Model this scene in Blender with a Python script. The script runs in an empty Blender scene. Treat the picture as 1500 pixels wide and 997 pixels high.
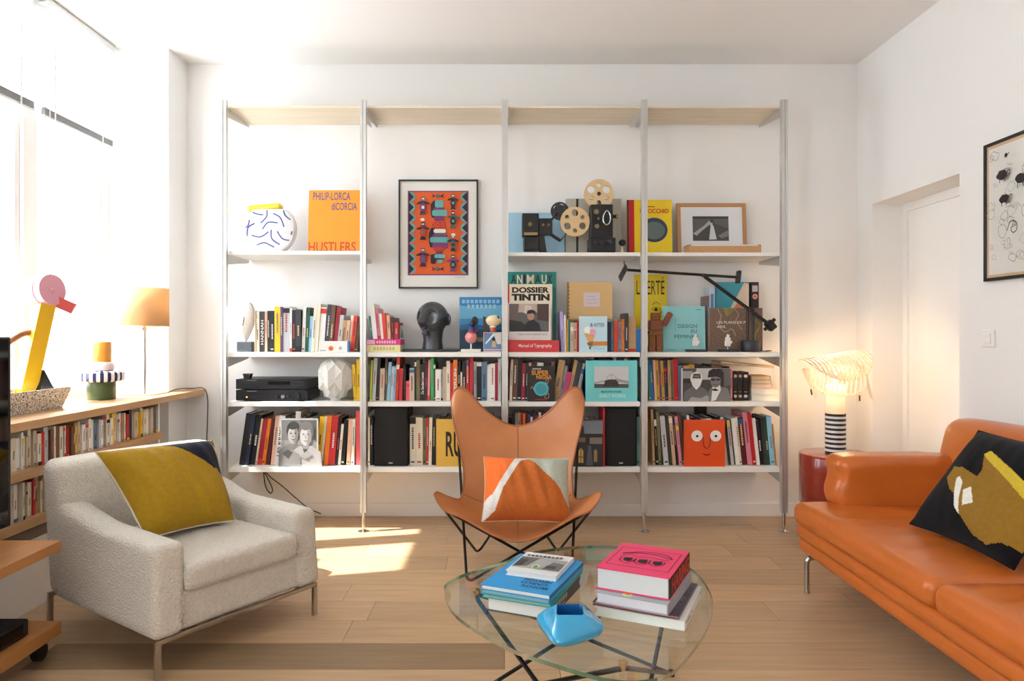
import bpy, math, random
from mathutils import Vector, Matrix, Euler, noise
R = math.radians
random.seed(7)
SC = bpy.context.scene
COL = SC.collection

# ---------------------------------------------------------------- camera, light, exposure
F, VX, VY, CH = 1020.0, 739.0, 490.0, 1.175      # focal length in pixels, vanishing point, camera height
cd = bpy.data.cameras.new('camera'); cam = bpy.data.objects.new('camera', cd); COL.objects.link(cam)
cam.location = (0, 0, CH); cam.rotation_euler = (R(90), 0, 0)
cd.sensor_width = 36.0; cd.lens = 36.0 * F / 1500.0
cd.shift_x = (750 - VX) / 1500.0; cd.shift_y = -(498.5 - VY) / 1500.0
cd.clip_start = 0.05; cd.clip_end = 200
SC.camera = cam

world = bpy.data.worlds.new('sky'); SC.world = world; world.use_nodes = True
bg = world.node_tree.nodes['Background']
bg.inputs['Color'].default_value = (0.86, 0.93, 1.0, 1); bg.inputs['Strength'].default_value = 11.0
sd = bpy.data.lights.new('sun', 'SUN'); sun = bpy.data.objects.new('sun', sd); COL.objects.link(sun)
sd.energy = 16.0; sd.angle = R(0.9); sd.color = (1.0, 0.94, 0.85)
sun.rotation_euler = Vector((1.875, 0.45, -2.3)).to_track_quat('-Z', 'Y').to_euler()
sun.location = (-6, 1, 6)
def portal(x, y, z, sy, sz, rot):
    l = bpy.data.lights.new('window_daylight', 'AREA'); l.shape = 'RECTANGLE'; l.size = sy; l.size_y = sz
    l.cycles.is_portal = True
    o = bpy.data.objects.new('window_daylight', l); COL.objects.link(o); o.location = (x, y, z); o.rotation_euler = rot
vs = SC.view_settings
vs.view_transform = 'Standard'; vs.look = 'None'; vs.gamma = 1.0; vs.use_curve_mapping = False
vs.exposure = 0.14

# ---------------------------------------------------------------- helpers
def P(px, py, D):
    return Vector(((px - VX) * D / F, D, CH - (py - VY) * D / F))
def XW(px, D): return (px - VX) * D / F
def ZW(py, D): return CH - (py - VY) * D / F
def lin(h):
    h = h.lstrip('#'); c = [int(h[i:i+2], 16) / 255 for i in (0, 2, 4)]
    return tuple(x / 12.92 if x <= 0.04045 else ((x + 0.055) / 1.055) ** 2.4 for x in c) + (1.0,)

MATS = {}
def M(hexc, rough=0.55, metal=0.0, bump=None, var=0.0, vscale=8.0, stretch=(1, 1, 1), emit=None, estr=0.0, coat=0.0, sheen=0.0, spec=0.5, rnd=0.0, key=None, trans=0.0):
    k = key or (hexc, rough, metal, bump, var, vscale, stretch, emit, estr, coat, sheen, spec, rnd, trans)
    if k in MATS: return MATS[k]
    m = bpy.data.materials.new('finish_' + hexc.lstrip('#')); m.use_nodes = True
    nt = m.node_tree; b = nt.nodes['Principled BSDF']; L = nt.links.new
    b.inputs['Base Color'].default_value = lin(hexc); b.inputs['Roughness'].default_value = rough
    b.inputs['Metallic'].default_value = metal; b.inputs['Coat Weight'].default_value = coat
    b.inputs['Sheen Weight'].default_value = sheen; b.inputs['Specular IOR Level'].default_value = spec
    b.inputs['Transmission Weight'].default_value = trans
    if emit:
        b.inputs['Emission Color'].default_value = lin(emit); b.inputs['Emission Strength'].default_value = estr
    if bump or var or rnd:
        tc = nt.nodes.new('ShaderNodeTexCoord'); mp = nt.nodes.new('ShaderNodeMapping')
        mp.inputs['Scale'].default_value = stretch; L(tc.outputs['Object'], mp.inputs['Vector'])
    if var or rnd:
        n = nt.nodes.new('ShaderNodeTexNoise'); n.inputs['Scale'].default_value = vscale; n.inputs['Detail'].default_value = 5
        L(mp.outputs['Vector'], n.inputs['Vector'])
        hsv = nt.nodes.new('ShaderNodeHueSaturation'); hsv.inputs['Color'].default_value = lin(hexc)
        mr = nt.nodes.new('ShaderNodeMapRange'); mr.inputs['From Min'].default_value = 0.25; mr.inputs['From Max'].default_value = 0.75
        mr.inputs['To Min'].default_value = 1 - var; mr.inputs['To Max'].default_value = 1 + var
        L(n.outputs['Fac'], mr.inputs['Value'])
        val = mr.outputs['Result']
        if rnd:
            oi = nt.nodes.new('ShaderNodeObjectInfo'); m2 = nt.nodes.new('ShaderNodeMapRange')
            m2.inputs['To Min'].default_value = 1 - rnd; m2.inputs['To Max'].default_value = 1 + rnd
            L(oi.outputs['Random'], m2.inputs['Value'])
            mm = nt.nodes.new('ShaderNodeMath'); mm.operation = 'MULTIPLY'; L(val, mm.inputs[0]); L(m2.outputs['Result'], mm.inputs[1]); val = mm.outputs[0]
        L(val, hsv.inputs['Value']); L(hsv.outputs['Color'], b.inputs['Base Color'])
    if bump:
        sc, st, dist = bump
        n = nt.nodes.new('ShaderNodeTexNoise'); n.inputs['Scale'].default_value = sc; n.inputs['Detail'].default_value = 3
        L(mp.outputs['Vector'], n.inputs['Vector'])
        bp = nt.nodes.new('ShaderNodeBump'); bp.inputs['Strength'].default_value = st; bp.inputs['Distance'].default_value = dist
        L(n.outputs['Fac'], bp.inputs['Height']); L(bp.outputs['Normal'], b.inputs['Normal'])
    MATS[k] = m
    return m
def see_through(name, tint, gloss=0.05, fres=True):
    m = bpy.data.materials.new(name); m.use_nodes = True; nt = m.node_tree; nt.nodes.clear(); L = nt.links.new
    out = nt.nodes.new('ShaderNodeOutputMaterial'); t = nt.nodes.new('ShaderNodeBsdfTransparent'); t.inputs['Color'].default_value = tint
    g = nt.nodes.new('ShaderNodeBsdfGlossy'); g.inputs['Roughness'].default_value = 0.02
    mx = nt.nodes.new('ShaderNodeMixShader')
    if fres:
        f = nt.nodes.new('ShaderNodeLayerWeight'); pw = nt.nodes.new('ShaderNodeMath'); pw.operation = 'POWER'; pw.inputs[1].default_value = 5
        f.inputs['Blend'].default_value = 0.5; L(f.outputs['Facing'], pw.inputs[0])
        ma = nt.nodes.new('ShaderNodeMath'); ma.operation = 'MULTIPLY_ADD'; ma.inputs[1].default_value = 0.8; ma.inputs[2].default_value = gloss
        L(pw.outputs[0], ma.inputs[0]); L(ma.outputs[0], mx.inputs['Fac'])
    else: mx.inputs['Fac'].default_value = gloss
    L(t.outputs[0], mx.inputs[1]); L(g.outputs[0], mx.inputs[2]); L(mx.outputs[0], out.inputs['Surface'])
    return m
def translucent(name, hexc, fac=0.5, em=0.0):
    m = bpy.data.materials.new(name); m.use_nodes = True; nt = m.node_tree; nt.nodes.clear(); L = nt.links.new
    out = nt.nodes.new('ShaderNodeOutputMaterial'); d = nt.nodes.new('ShaderNodeBsdfDiffuse'); t = nt.nodes.new('ShaderNodeBsdfTranslucent')
    d.inputs['Color'].default_value = lin(hexc); t.inputs['Color'].default_value = lin(hexc)
    mx = nt.nodes.new('ShaderNodeMixShader'); mx.inputs['Fac'].default_value = fac
    L(d.outputs[0], mx.inputs[1]); L(t.outputs[0], mx.inputs[2]); L(mx.outputs[0], out.inputs['Surface'])
    return m

def thing(name, label, cat, loc=(0, 0, 0), rot=(0, 0, 0), group=None):
    o = bpy.data.objects.new(name, None); COL.objects.link(o); o.empty_display_size = 0.05
    o.location = loc; o.rotation_euler = rot; o['label'] = label; o['category'] = cat
    if group: o['group'] = group
    return o
def tag(o, label, cat, group=None):
    o['label'] = label; o['category'] = cat
    if group: o['group'] = group
    return o
def add(name, data, mat, parent=None, loc=(0, 0, 0), rot=(0, 0, 0), smooth=True, bevel=0, kind=None, label=None, faces_mat=None, solid=0, subsurf=0, angle=40):
    v, f = data
    me = bpy.data.meshes.new(name); me.from_pydata([tuple(p) for p in v], [], f); me.update()
    for m in (mat if isinstance(mat, (list, tuple)) else [mat]): me.materials.append(m)
    if faces_mat:
        me.polygons.foreach_set('material_index', faces_mat)
    if smooth:
        me.polygons.foreach_set('use_smooth', [True] * len(me.polygons)); me.set_sharp_from_angle(angle=R(angle))
    o = bpy.data.objects.new(name, me); COL.objects.link(o); o.parent = parent; o.location = loc; o.rotation_euler = rot
    if solid:
        md = o.modifiers.new('thickness', 'SOLIDIFY'); md.thickness = solid; md.offset = 0
    if bevel:
        md = o.modifiers.new('edge', 'BEVEL'); md.width = bevel; md.segments = 3; md.limit_method = 'ANGLE'; md.angle_limit = R(40)
    if subsurf:
        md = o.modifiers.new('smooth', 'SUBSURF'); md.levels = subsurf; md.render_levels = subsurf
    if kind: o['kind'] = kind
    if label: o['label'] = label
    return o
def structure(name, data, mat, **k):
    k.setdefault('smooth', False)
    return add(name, data, mat, kind='structure', **k)
BF = [(0, 3, 2, 1), (4, 5, 6, 7), (0, 1, 5, 4), (1, 2, 6, 5), (2, 3, 7, 6), (3, 0, 4, 7)]
def bx(x0, x1, y0, y1, z0, z1):
    return ([(x0, y0, z0), (x1, y0, z0), (x1, y1, z0), (x0, y1, z0), (x0, y0, z1), (x1, y0, z1), (x1, y1, z1), (x0, y1, z1)], list(BF))
def join(*ds):
    V, Fc = [], []
    for v, f in ds:
        n = len(V); V += list(v); Fc += [tuple(i + n for i in q) for q in f]
    return V, Fc
def xform(d, mtx): return ([mtx @ Vector(p) for p in d[0]], d[1])
def shift(d, x, y, z): return ([(p[0] + x, p[1] + y, p[2] + z) for p in d[0]], d[1])
def lathe(prof, seg=32, a0=0, a1=360, cap=True):
    V, Fc = [], []; full = abs(a1 - a0) >= 360; n = seg if full else seg + 1
    for r, z in prof:
        for i in range(n):
            a = R(a0 + (a1 - a0) * i / seg); V.append((r * math.cos(a), r * math.sin(a), z))
    for j in range(len(prof) - 1):
        for i in range(seg):
            i2 = (i + 1) % n
            Fc.append((j * n + i, j * n + i2, (j + 1) * n + i2, (j + 1) * n + i))
    if cap and full:
        if prof[0][0] > 1e-5: Fc.append(tuple(reversed(range(n))))
        if prof[-1][0] > 1e-5: Fc.append(tuple((len(prof) - 1) * n + i for i in range(n)))
    return V, Fc
def cyl(r, h, seg=24): return lathe([(r, 0), (r, h)], seg)
def catmull(pts, k=8, closed=False):
    pts = [Vector(p) for p in pts]; n = len(pts); out = []
    rng = range(n) if closed else range(n - 1)
    for i in rng:
        if closed: a, b, c, d = pts[i - 1], pts[i], pts[(i + 1) % n], pts[(i + 2) % n]
        else: a, b, c, d = pts[max(i - 1, 0)], pts[i], pts[i + 1], pts[min(i + 2, n - 1)]
        for j in range(k):
            t = j / k
            out.append(0.5 * ((2 * b) + (c - a) * t + (2 * a - 5 * b + 4 * c - d) * t * t + (3 * b - a - 3 * c + d) * t ** 3))
    if not closed: out.append(pts[-1])
    return out
def tube(pts, r, seg=8, closed=False, taper=None):
    pts = [Vector(p) for p in pts]; n = len(pts); V, Fc = [], []
    tang = []
    for i in range(n):
        if closed: t = pts[(i + 1) % n] - pts[i - 1]
        else: t = pts[min(i + 1, n - 1)] - pts[max(i - 1, 0)]
        tang.append(t.normalized())
    up = Vector((0, 0, 1)) if abs(tang[0].z) < 0.9 else Vector((1, 0, 0))
    nrm = (up - tang[0] * up.dot(tang[0])).normalized()
    for i in range(n):
        nrm = (nrm - tang[i] * nrm.dot(tang[i])).normalized(); bi = tang[i].cross(nrm)
        rr = r if not taper else r + (taper - r) * i / (n - 1)
        for s in range(seg):
            a = 2 * math.pi * s / seg; V.append(pts[i] + (nrm * math.cos(a) + bi * math.sin(a)) * rr)
    for i in range(n if closed else n - 1):
        i2 = (i + 1) % n
        for s in range(seg):
            s2 = (s + 1) % seg; Fc.append((i * seg + s, i * seg + s2, i2 * seg + s2, i2 * seg + s))
    if not closed:
        Fc.append(tuple(reversed(range(seg)))); Fc.append(tuple((n - 1) * seg + s for s in range(seg)))
    return V, Fc
def bend(a, b, c, rad=0.05, k=7):
    """a polyline a-b-c with its corner at b rounded"""
    a, b, c = Vector(a), Vector(b), Vector(c)
    p = b + (a - b).normalized() * rad; q = b + (c - b).normalized() * rad
    return [a] + [p * (1 - t) ** 2 + b * 2 * t * (1 - t) + q * t * t for t in [i / k for i in range(k + 1)]] + [c]
def prism(poly, t, axis='y'):
    """poly of (u, v) extruded by t; axis y: u->x, v->z, 0..t in y; axis z: u->x, v->y, 0..t in z; axis x: u->y, v->z"""
    n = len(poly)
    def pt(u, v, w): return {'y': (u, w, v), 'z': (u, v, w), 'x': (w, u, v)}[axis]
    V = [pt(u, v, 0) for u, v in poly] + [pt(u, v, t) for u, v in poly]
    return V, [tuple(range(n)), tuple(reversed(range(n, 2 * n)))] + [(i, i + n, (i + 1) % n + n, (i + 1) % n) for i in range(n)]
def softbox(sx, sy, sz, r, n=8, fn=None):
    def coords(s):
        h = s / 2; i = h - r
        e = [i + r * math.tan(R(15)), i + r * math.tan(R(30)), h]
        return [-x for x in reversed(e)] + [-i + 2 * i * k / n for k in range(n + 1)] + e
    C = [coords(sx), coords(sy), coords(sz)]; S = (sx / 2 - r, sy / 2 - r, sz / 2 - r)
    V, Fc, D = [], [], {}
    def vid(p):
        k = tuple(round(q, 6) for q in p)
        if k not in D:
            c = Vector([max(-S[i], min(S[i], p[i])) for i in range(3)]); d = Vector(p) - c
            q = c + d.normalized() * r
            if fn: q = Vector(fn(q))
            D[k] = len(V); V.append(q)
        return D[k]
    for ax in range(3):
        a, b = [(1, 2), (2, 0), (0, 1)][ax]
        for sg in (-1, 1):
            A, B = C[a], C[b]
            for i in range(len(A) - 1):
                for j in range(len(B) - 1):
                    q = []
                    for (ii, jj) in ((i, j), (i + 1, j), (i + 1, j + 1), (i, j + 1)):
                        p = [0, 0, 0]; p[a] = A[ii]; p[b] = B[jj]; p[ax] = sg * C[ax][-1]; q.append(vid(p))
                    Fc.append(tuple(q) if sg > 0 else tuple(reversed(q)))
    return V, Fc
def sphere(rx, ry, rz, seg=24, rings=16, fn=None):
    V = [(0, 0, -rz)]; Fc = []
    for j in range(1, rings):
        a = -math.pi / 2 + math.pi * j / rings
        for i in range(seg):
            b = 2 * math.pi * i / seg; V.append((rx * math.cos(a) * math.cos(b), ry * math.cos(a) * math.sin(b), rz * math.sin(a)))
    V.append((0, 0, rz)); top = len(V) - 1
    for i in range(seg):
        i2 = (i + 1) % seg; Fc.append((0, 1 + i2, 1 + i)); Fc.append((top, 1 + (rings - 2) * seg + i, 1 + (rings - 2) * seg + i2))
        for j in range(rings - 2): Fc.append((1 + j * seg + i, 1 + j * seg + i2, 1 + (j + 1) * seg + i2, 1 + (j + 1) * seg + i))
    if fn: V = [fn(Vector(p)) for p in V]
    return V, Fc
def holed_disc(r, holes, t, seg=48):
    """a flat disc in the xz plane with round holes (x, z, r), thickness t in y"""
    cu = bpy.data.curves.new('disc', 'CURVE'); cu.dimensions = '2D'; cu.fill_mode = 'BOTH'; cu.extrude = t / 2
    for (cx, cy, rr) in [(0, 0, r)] + holes:
        n = seg if rr == r else 20
        s = cu.splines.new('POLY'); s.points.add(n - 1); s.use_cyclic_u = True
        for i in range(n):
            a = 2 * math.pi * i / n; s.points[i].co = (cx + rr * math.cos(a), cy + rr * math.sin(a), 0, 1)
    o = bpy.data.objects.new('disc', cu); me = bpy.data.meshes.new_from_object(o)
    d = ([(v.co.x, v.co.z, v.co.y) for v in me.vertices], [tuple(p.vertices) for p in me.polygons])
    bpy.data.objects.remove(o); bpy.data.curves.remove(cu); bpy.data.meshes.remove(me)
    return d
TXT = {}
def text_data(s, weight=0.0):
    k = (s, weight)
    if k not in TXT:
        cu = bpy.data.curves.new('lettering', 'FONT'); cu.body = s; cu.size = 1; cu.offset = weight; cu.resolution_u = 3; cu.align_x = 'LEFT'
        o = bpy.data.objects.new('lettering', cu); me = bpy.data.meshes.new_from_object(o)
        V = [(v.co.x, v.co.y) for v in me.vertices]; Fc = [tuple(p.vertices) for p in me.polygons]
        bpy.data.objects.remove(o); bpy.data.curves.remove(cu); bpy.data.meshes.remove(me)
        x0 = min(p[0] for p in V); x1 = max(p[0] for p in V); y0 = min(p[1] for p in V); y1 = max(p[1] for p in V)
        TXT[k] = ([((p[0] - x0) / (x1 - x0), (p[1] - y0) / (y1 - y0)) for p in V], Fc)
    return TXT[k]
class Face:
    """a flat printable face: origin + u*U + v*V (u, v in 0..1), normal N; prints are thin layers on it"""
    def __init__(s, parent, origin, U, V, N, name='cover_print'):
        s.p = parent; s.o = Vector(origin); s.U = Vector(U); s.V = Vector(V); s.N = Vector(N).normalized(); s.k = 0; s.b = {}; s.name = name
    def at(s, u, v, l): return s.o + s.U * u + s.V * v + s.N * (0.0004 + 0.00022 * l)
    def poly(s, pts, m):
        s.k += 1; b = s.b.setdefault(m, ([], [])); n = len(b[0])
        b[0].extend(s.at(u, v, s.k) for u, v in pts); b[1].append(tuple(range(n, n + len(pts)))); return s
    def rect(s, u0, v0, u1, v1, m): return s.poly([(u0, v0), (u1, v0), (u1, v1), (u0, v1)], m)
    def ell(s, u, v, ru, rv, m, n=20, a0=0): return s.poly([(u + ru * math.cos(a0 + 2 * math.pi * i / n), v + rv * math.sin(a0 + 2 * math.pi * i / n)) for i in range(n)], m)
    def stroke(s, pts, w, m, smooth=0, closed=False):
        """w is a real width in metres"""
        if smooth: pts = [(p.x, p.y) for p in catmull([(a, b, 0) for a, b in pts], smooth, closed)]
        lu, lv = s.U.length, s.V.length
        q = [Vector((a * lu, b * lv)) for a, b in pts]; n = len(q); s.k += 1
        b = s.b.setdefault(m, ([], [])); base = len(b[0])
        for i in range(n):
            t = (q[(i + 1) % n] - q[i - 1]) if closed else (q[min(i + 1, n - 1)] - q[max(i - 1, 0)])
            if t.length < 1e-9: t = Vector((1, 0))
            t.normalize(); nn = Vector((-t.y, t.x)) * w / 2
            for e in (q[i] + nn, q[i] - nn): b[0].append(s.at(e.x / lu, e.y / lv, s.k))
        for i in range(n if closed else n - 1):
            j = (i + 1) % n; b[1].append((base + 2 * i, base + 2 * i + 1, base + 2 * j + 1, base + 2 * j))
        return s
    def text(s, t, u0, v0, u1, v1, m, weight=0.0, flip=False, up=False):
        d, f = text_data(t, weight); s.k += 1
        pts = []
        for a, b in d:
            if flip: a, b = 1 - a, 1 - b
            if up: a, b = 1 - b, a
            pts.append(s.at(u0 + (u1 - u0) * a, v0 + (v1 - v0) * b, s.k))
        add('lettering', (pts, f), m, s.p, smooth=False); return s
    def done(s):
        ms = list(s.b); data = join(*[s.b[m] for m in ms]); idx = [i for i, m in enumerate(ms) for _ in s.b[m][1]]
        if ms: add(s.name, data, ms, s.p, smooth=False, faces_mat=idx, kind='stuff' if len(idx) > 1 else None)
        s.b = {}; return s

ONES = ['', 'first', 'second', 'third', 'fourth', 'fifth', 'sixth', 'seventh', 'eighth', 'ninth', 'tenth', 'eleventh', 'twelfth', 'thirteenth', 'fourteenth', 'fifteenth', 'sixteenth', 'seventeenth', 'eighteenth', 'nineteenth']
TENS = {2: ('twentieth', 'twenty'), 3: ('thirtieth', 'thirty'), 4: ('fortieth', 'forty'), 5: ('fiftieth', 'fifty'), 6: ('sixtieth', 'sixty')}
def ordinal(n):
    if n < 20: return ONES[n]
    a, b = divmod(n, 10)
    return TENS[a][0] if b == 0 else TENS[a][1] + '-' + ONES[b]

PAL = {'white': 'f0eee9', 'cream': 'eadfc8', 'beige': 'cbb9a0', 'tan': 'bf9a6b', 'brown': '6e4a35', 'peach': 'e6b598', 'black': '17171a', 'charcoal': '34363b', 'grey': '8e9094',
       'silver': 'c4c6c8', 'yellow': 'efc41c', 'gold': 'c99a2a', 'ochre': 'b9851f', 'orange': 'ee7d22', 'scarlet': 'd8402a', 'red': 'c2242c', 'crimson': 'a81a35', 'maroon': '5a1c24',
       'pink': 'e48fa0', 'magenta': 'd8387f', 'coral': 'ea5560', 'purple': '5b3a6e', 'lilac': 'b3a6d6', 'navy': '1c2745', 'blue': '2f76b6', 'sky-blue': '8ec4e4', 'slate-blue': '5f7f9c',
       'teal': '1f7f86', 'turquoise': '7fd3d3', 'green': '3fae55', 'dark-green': '1e4d35', 'olive': '6d6a45', 'lime': 'c8cf3a'}
def cmat(name, rough=0.5): return M('#' + PAL[name], rough, var=0.06, vscale=30)

# ---------------------------------------------------------------- the room
CEIL, XL, XR, YB, YF = 2.93, -2.405, 2.287, 4.52, -2.2
wall_m = M('#f1f0ee', 0.85, bump=(60, 0.04, 0.002), var=0.012, vscale=2)
ceil_m = M('#f3f2f1', 0.9, bump=(50, 0.03, 0.002), var=0.01, vscale=1.5)
trim_m = M('#f4f3f1', 0.5, var=0.01, vscale=4)
alu = M('#cfd0ce', 0.36, 0.75, var=0.03, vscale=20)
chrome = M('#c9c9c7', 0.18, 1.0, var=0.02, vscale=12)
black_rod = M('#15130f', 0.35, 0.6, var=0.1, vscale=30)
black_pl = M('#101114', 0.35, var=0.08, vscale=20)
black_mt = M('#0c0d10', 0.75, bump=(500, 0.2, 0.001), var=0.1, vscale=20)
brass = M('#c09a4e', 0.25, 1.0, var=0.05, vscale=20)

# floor of oak planks, each its own board
floor = structure('floor', bx(XL - .1, XR + .25, YF, YB + .05, -0.06, -0.014), M('#4a3524', 0.9, var=0.1, vscale=5))
oak = M('#c5a47f', 0.40, var=0.15, vscale=2.2, stretch=(1.2, 14, 8), bump=(6, 0.10, 0.004), rnd=0.09, key='oak')
oak_dark = M('#92785a', 0.42, var=0.16, vscale=2.6, stretch=(1.2, 14, 8), bump=(6, 0.10, 0.004), rnd=0.05, key='oakdark')
rf = random.Random(11); PW = 0.208; y = 2.445 - PW * 23
def plank(a, b, y, y1, mat):
    a, b = max(a, XL - .09), min(b, XR + .24)
    if b - a > .05:
        add('plank', bx(-(b - a) / 2 + .0009, (b - a) / 2 - .0009, -PW / 2 + .0009, (y1 - y) - PW / 2 - .0009, -0.014, 0.0), mat, floor, loc=((a + b) / 2, y + PW / 2, 0), smooth=False)
while y < YB:
    y1 = min(y + PW, YB + .02)
    if y1 > YF:
        cuts = {2445: 0.0, 2861: -.567, 3901: -.33}.get(round(y * 1000))
        x = XL - .1 - rf.uniform(0, 1.6)
        if cuts is not None: x = cuts - 1.7 * math.ceil((cuts - XL) / 1.7)
        while x < XR + .2:
            x1 = x + (1.7 if cuts is not None else rf.uniform(1.5, 2.3))
            plank(x, x1, y, y1, oak_dark if cuts == 0.0 and abs(x1) < .05 else oak)
            x = x1
    y += PW

structure('ceiling', bx(XL - .3, XR + .4, YF - .1, YB + .1, CEIL, CEIL + .1), ceil_m)
structure('wall_back', bx(XL - .4, XR + .4, YB, YB + .12, -.05, CEIL + .05), wall_m)
structure('wall_front', bx(XL - .4, XR + .4, YF - .12, YF, -.05, CEIL + .05), wall_m)
structure('wall_left_pier', bx(XL - .35, -2.06, 4.27, YB, -.05, CEIL), wall_m)
structure('wall_left', join(bx(XL - .16, XL, YF, 4.27, -.05, .80), bx(XL - .16, XL, 2.30, 2.93, .80, CEIL), bx(XL - .16, XL, -0.45, 1.05, .80, CEIL), bx(XL - .16, XL, YF, -1.85, .80, CEIL)), wall_m)
structure('wall_right', join(bx(XR, XR + .12, YF, 3.50, -.05, CEIL), bx(XR, XR + .12, 4.33, YB, -.05, CEIL), bx(XR, XR + .12, 3.50, 4.33, 1.985, CEIL)), wall_m)
structure('wall_right_recess', join(bx(XR + .12, XR + .40, 4.33, 4.40, -.05, 2.2), bx(XR + .12, XR + .40, 3.43, 3.50, -.05, 2.2), bx(XR + .12, XR + .4, 3.43, 4.40, 1.985, 2.2), bx(XR + .24, XR + .40, 3.50, 4.33, -.05, 1.985)), wall_m)
dr = structure('door_1', bx(XR + .205, XR + .238, 3.545, 4.285, 0.01, 1.935), trim_m)
add('door_frame', join(bx(XR + .19, XR + .24, 4.285, 4.33, 0, 1.985), bx(XR + .19, XR + .24, 3.50, 3.545, 0, 1.985), bx(XR + .19, XR + .24, 3.545, 4.285, 1.935, 1.985)), trim_m, dr, smooth=False)
add('door_handle', tube(bend((XR + .205, 3.60, 1.02), (XR + .16, 3.60, 1.02), (XR + .16, 3.70, 1.02), .02), .008), alu, dr)
structure('baseboard_back', bx(-2.06, XR, YB - .014, YB, 0, .085), trim_m, bevel=.003)
structure('baseboard_right', bx(XR - .014, XR, YF, 3.50, 0, .085), trim_m, bevel=.003)
structure('baseboard_left', bx(XL, XL + .014, YF, 4.27, 0, .085), trim_m, bevel=.003)

# windows of the left wall
glass_m = see_through('window_glass', (1, 1, 1, 1), 0.04, fres=False)
blind_m = translucent('blind_slat', '#f4f4f2', 0.55)
gath_m = translucent('gathered_slats', '#b9bbbc', .22)
def window(n, y0, y1, z0=.80, z1=CEIL):
    f = .05
    w = structure('window_%d' % n, join(bx(XL - .10, XL - .02, y0, y0 + f, z0, z1), bx(XL - .10, XL - .02, y1 - f, y1, z0, z1), bx(XL - .10, XL - .02, y0 + f, y1 - f, z0, z0 + f), bx(XL - .10, XL - .02, y0 + f, y1 - f, z1 - f, z1)), trim_m)
    g = .035; a, b, c, d = y0 + f, y1 - f, z0 + f, z1 - f
    add('sash', join(bx(XL - .085, XL - .04, a, a + g, c, d), bx(XL - .085, XL - .04, b - g, b, c, d), bx(XL - .085, XL - .04, a + g, b - g, c, c + g), bx(XL - .085, XL - .04, a + g, b - g, d - g, d)), trim_m, w, smooth=False, bevel=.004)
    add('pane', bx(XL - .064, XL - .060, a + g, b - g, c + g, d - g), glass_m, w, smooth=False)
    add('window_handle', tube(bend((XL - .04, a + .017, 1.55), (XL - .012, a + .017, 1.55), (XL - .012, a + .017, 1.43), .012), .007), trim_m, w)
    portal(XL - .13, (y0 + y1) / 2, (z0 + z1) / 2, y1 - y0, z1 - z0, (0, R(-90), 0))
def blind(label, y0, y1, zb, tilt=-62):
    t = thing('venetian_blind', label, 'blind', (XL + .02, (y0 + y1) / 2, CEIL), group='window blinds')
    h = (y1 - y0) / 2; zl = zb - CEIL
    add('head_rail', bx(-.018, .022, -h, h, -.045, -.004), alu, t, smooth=False, bevel=.004)
    s = []; z = -.06
    rr = Matrix.Rotation(R(tilt), 4, 'Y')
    while z > zl + .055:
        s.append(xform(bx(-.0125, .0125, -h + .01, h - .01, -.0004, .0004), Matrix.Translation((0, 0, z)) @ rr)); z -= .0205
    add('slats', join(*s), blind_m, t, smooth=False, kind='stuff')
    for i in range(6):
        add('gathered_slat', bx(-.0125, .0125, -h + .01, h - .01, zl + .016 + i * .006, zl + .019 + i * .006), gath_m, t, smooth=False)
    add('bottom_rail', bx(-.013, .013, -h + .008, h - .008, zl, zl + .013), alu, t, smooth=False, bevel=.002)
    for e in (-.72, .62):
        add('ladder_tape', bx(.0135, .0148, e * h - .006, e * h + .006, zl, -.04), trim_m, t, smooth=False)
    add('pull_cord', tube([(.025, -h + .03, -.04), (.026, -h + .03, -.9), (.024, -h + .035, -1.75)], .0018, 6), trim_m, t)
window(1, 3.56, 4.27); window(2, 2.93, 3.56); window(3, 1.05, 2.30); window(4, -1.85, -0.45)
blind('white slatted blind half raised, nearest to the bookshelves', 3.585, 4.235, 2.30)
blind('white slatted blind half raised, in the window cut by the photo edge', 2.955, 3.525, 2.30)
blind('white slatted blind lowered to the sill, nearest to the camera', 1.07, 2.28, .86)

# ---------------------------------------------------------------- shelving unit
Z_TOP, Z_A1, Z_A3, Z_B, Z_C, Z_D = 2.545, 1.677, 1.668, 1.070, 0.773, 0.381
POSTX = [XW(p, 4.16) for p in (328.5, 532.5, 739.5, 943.5, 1148)]
unit = thing('shelving_unit', 'tall white four bay bookshelf on slim aluminium posts along the end wall', 'bookshelf', (0, 4.3, 0))
shelf_w = M('#efeeea', 0.45, var=0.02, vscale=6)
ply = M('#e6d8bf', 0.5, var=0.10, vscale=3, stretch=(1, 12, 4))
def U(d): return shift(d, 0, -4.3, 0)
for x in POSTX:
    p = add('post', U(join(bx(x - .0175, x - .003, 4.142, 4.176, .115, 2.574), bx(x + .003, x + .0175, 4.142, 4.176, .115, 2.574), bx(x - .003, x + .003, 4.148, 4.170, .115, 2.57))), alu, unit, smooth=False)
    add('foot', U(shift(lathe([(.034, 0), (.034, .004), (.012, .012), (.009, .014), (.0095, .118)], 20), x, 4.16, 0)), chrome, p)
def board(b, z, t, mat):
    x0, x1 = POSTX[b] + .0185, POSTX[b + 1] - .0185
    add('shelf_board', U(bx(x0 + .003, x1 - .003, 4.172, 4.508, z - t, z)), mat, unit, smooth=False, bevel=.0015)
def bracket(i, z, s):
    x = POSTX[i] + s * .0175
    prof = [(4.165, z - .062), (4.165, z - .001), (4.508, z - .001), (4.508, z - .020)]
    if s > 0: x -= 0
    add('bracket', U(prism(prof, .003 * s, 'x')) if False else shift(prism(prof, .003, 'x'), x - (.003 if s < 0 else 0) + s * .0005, -4.3, 0), alu, unit, smooth=False)
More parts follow.
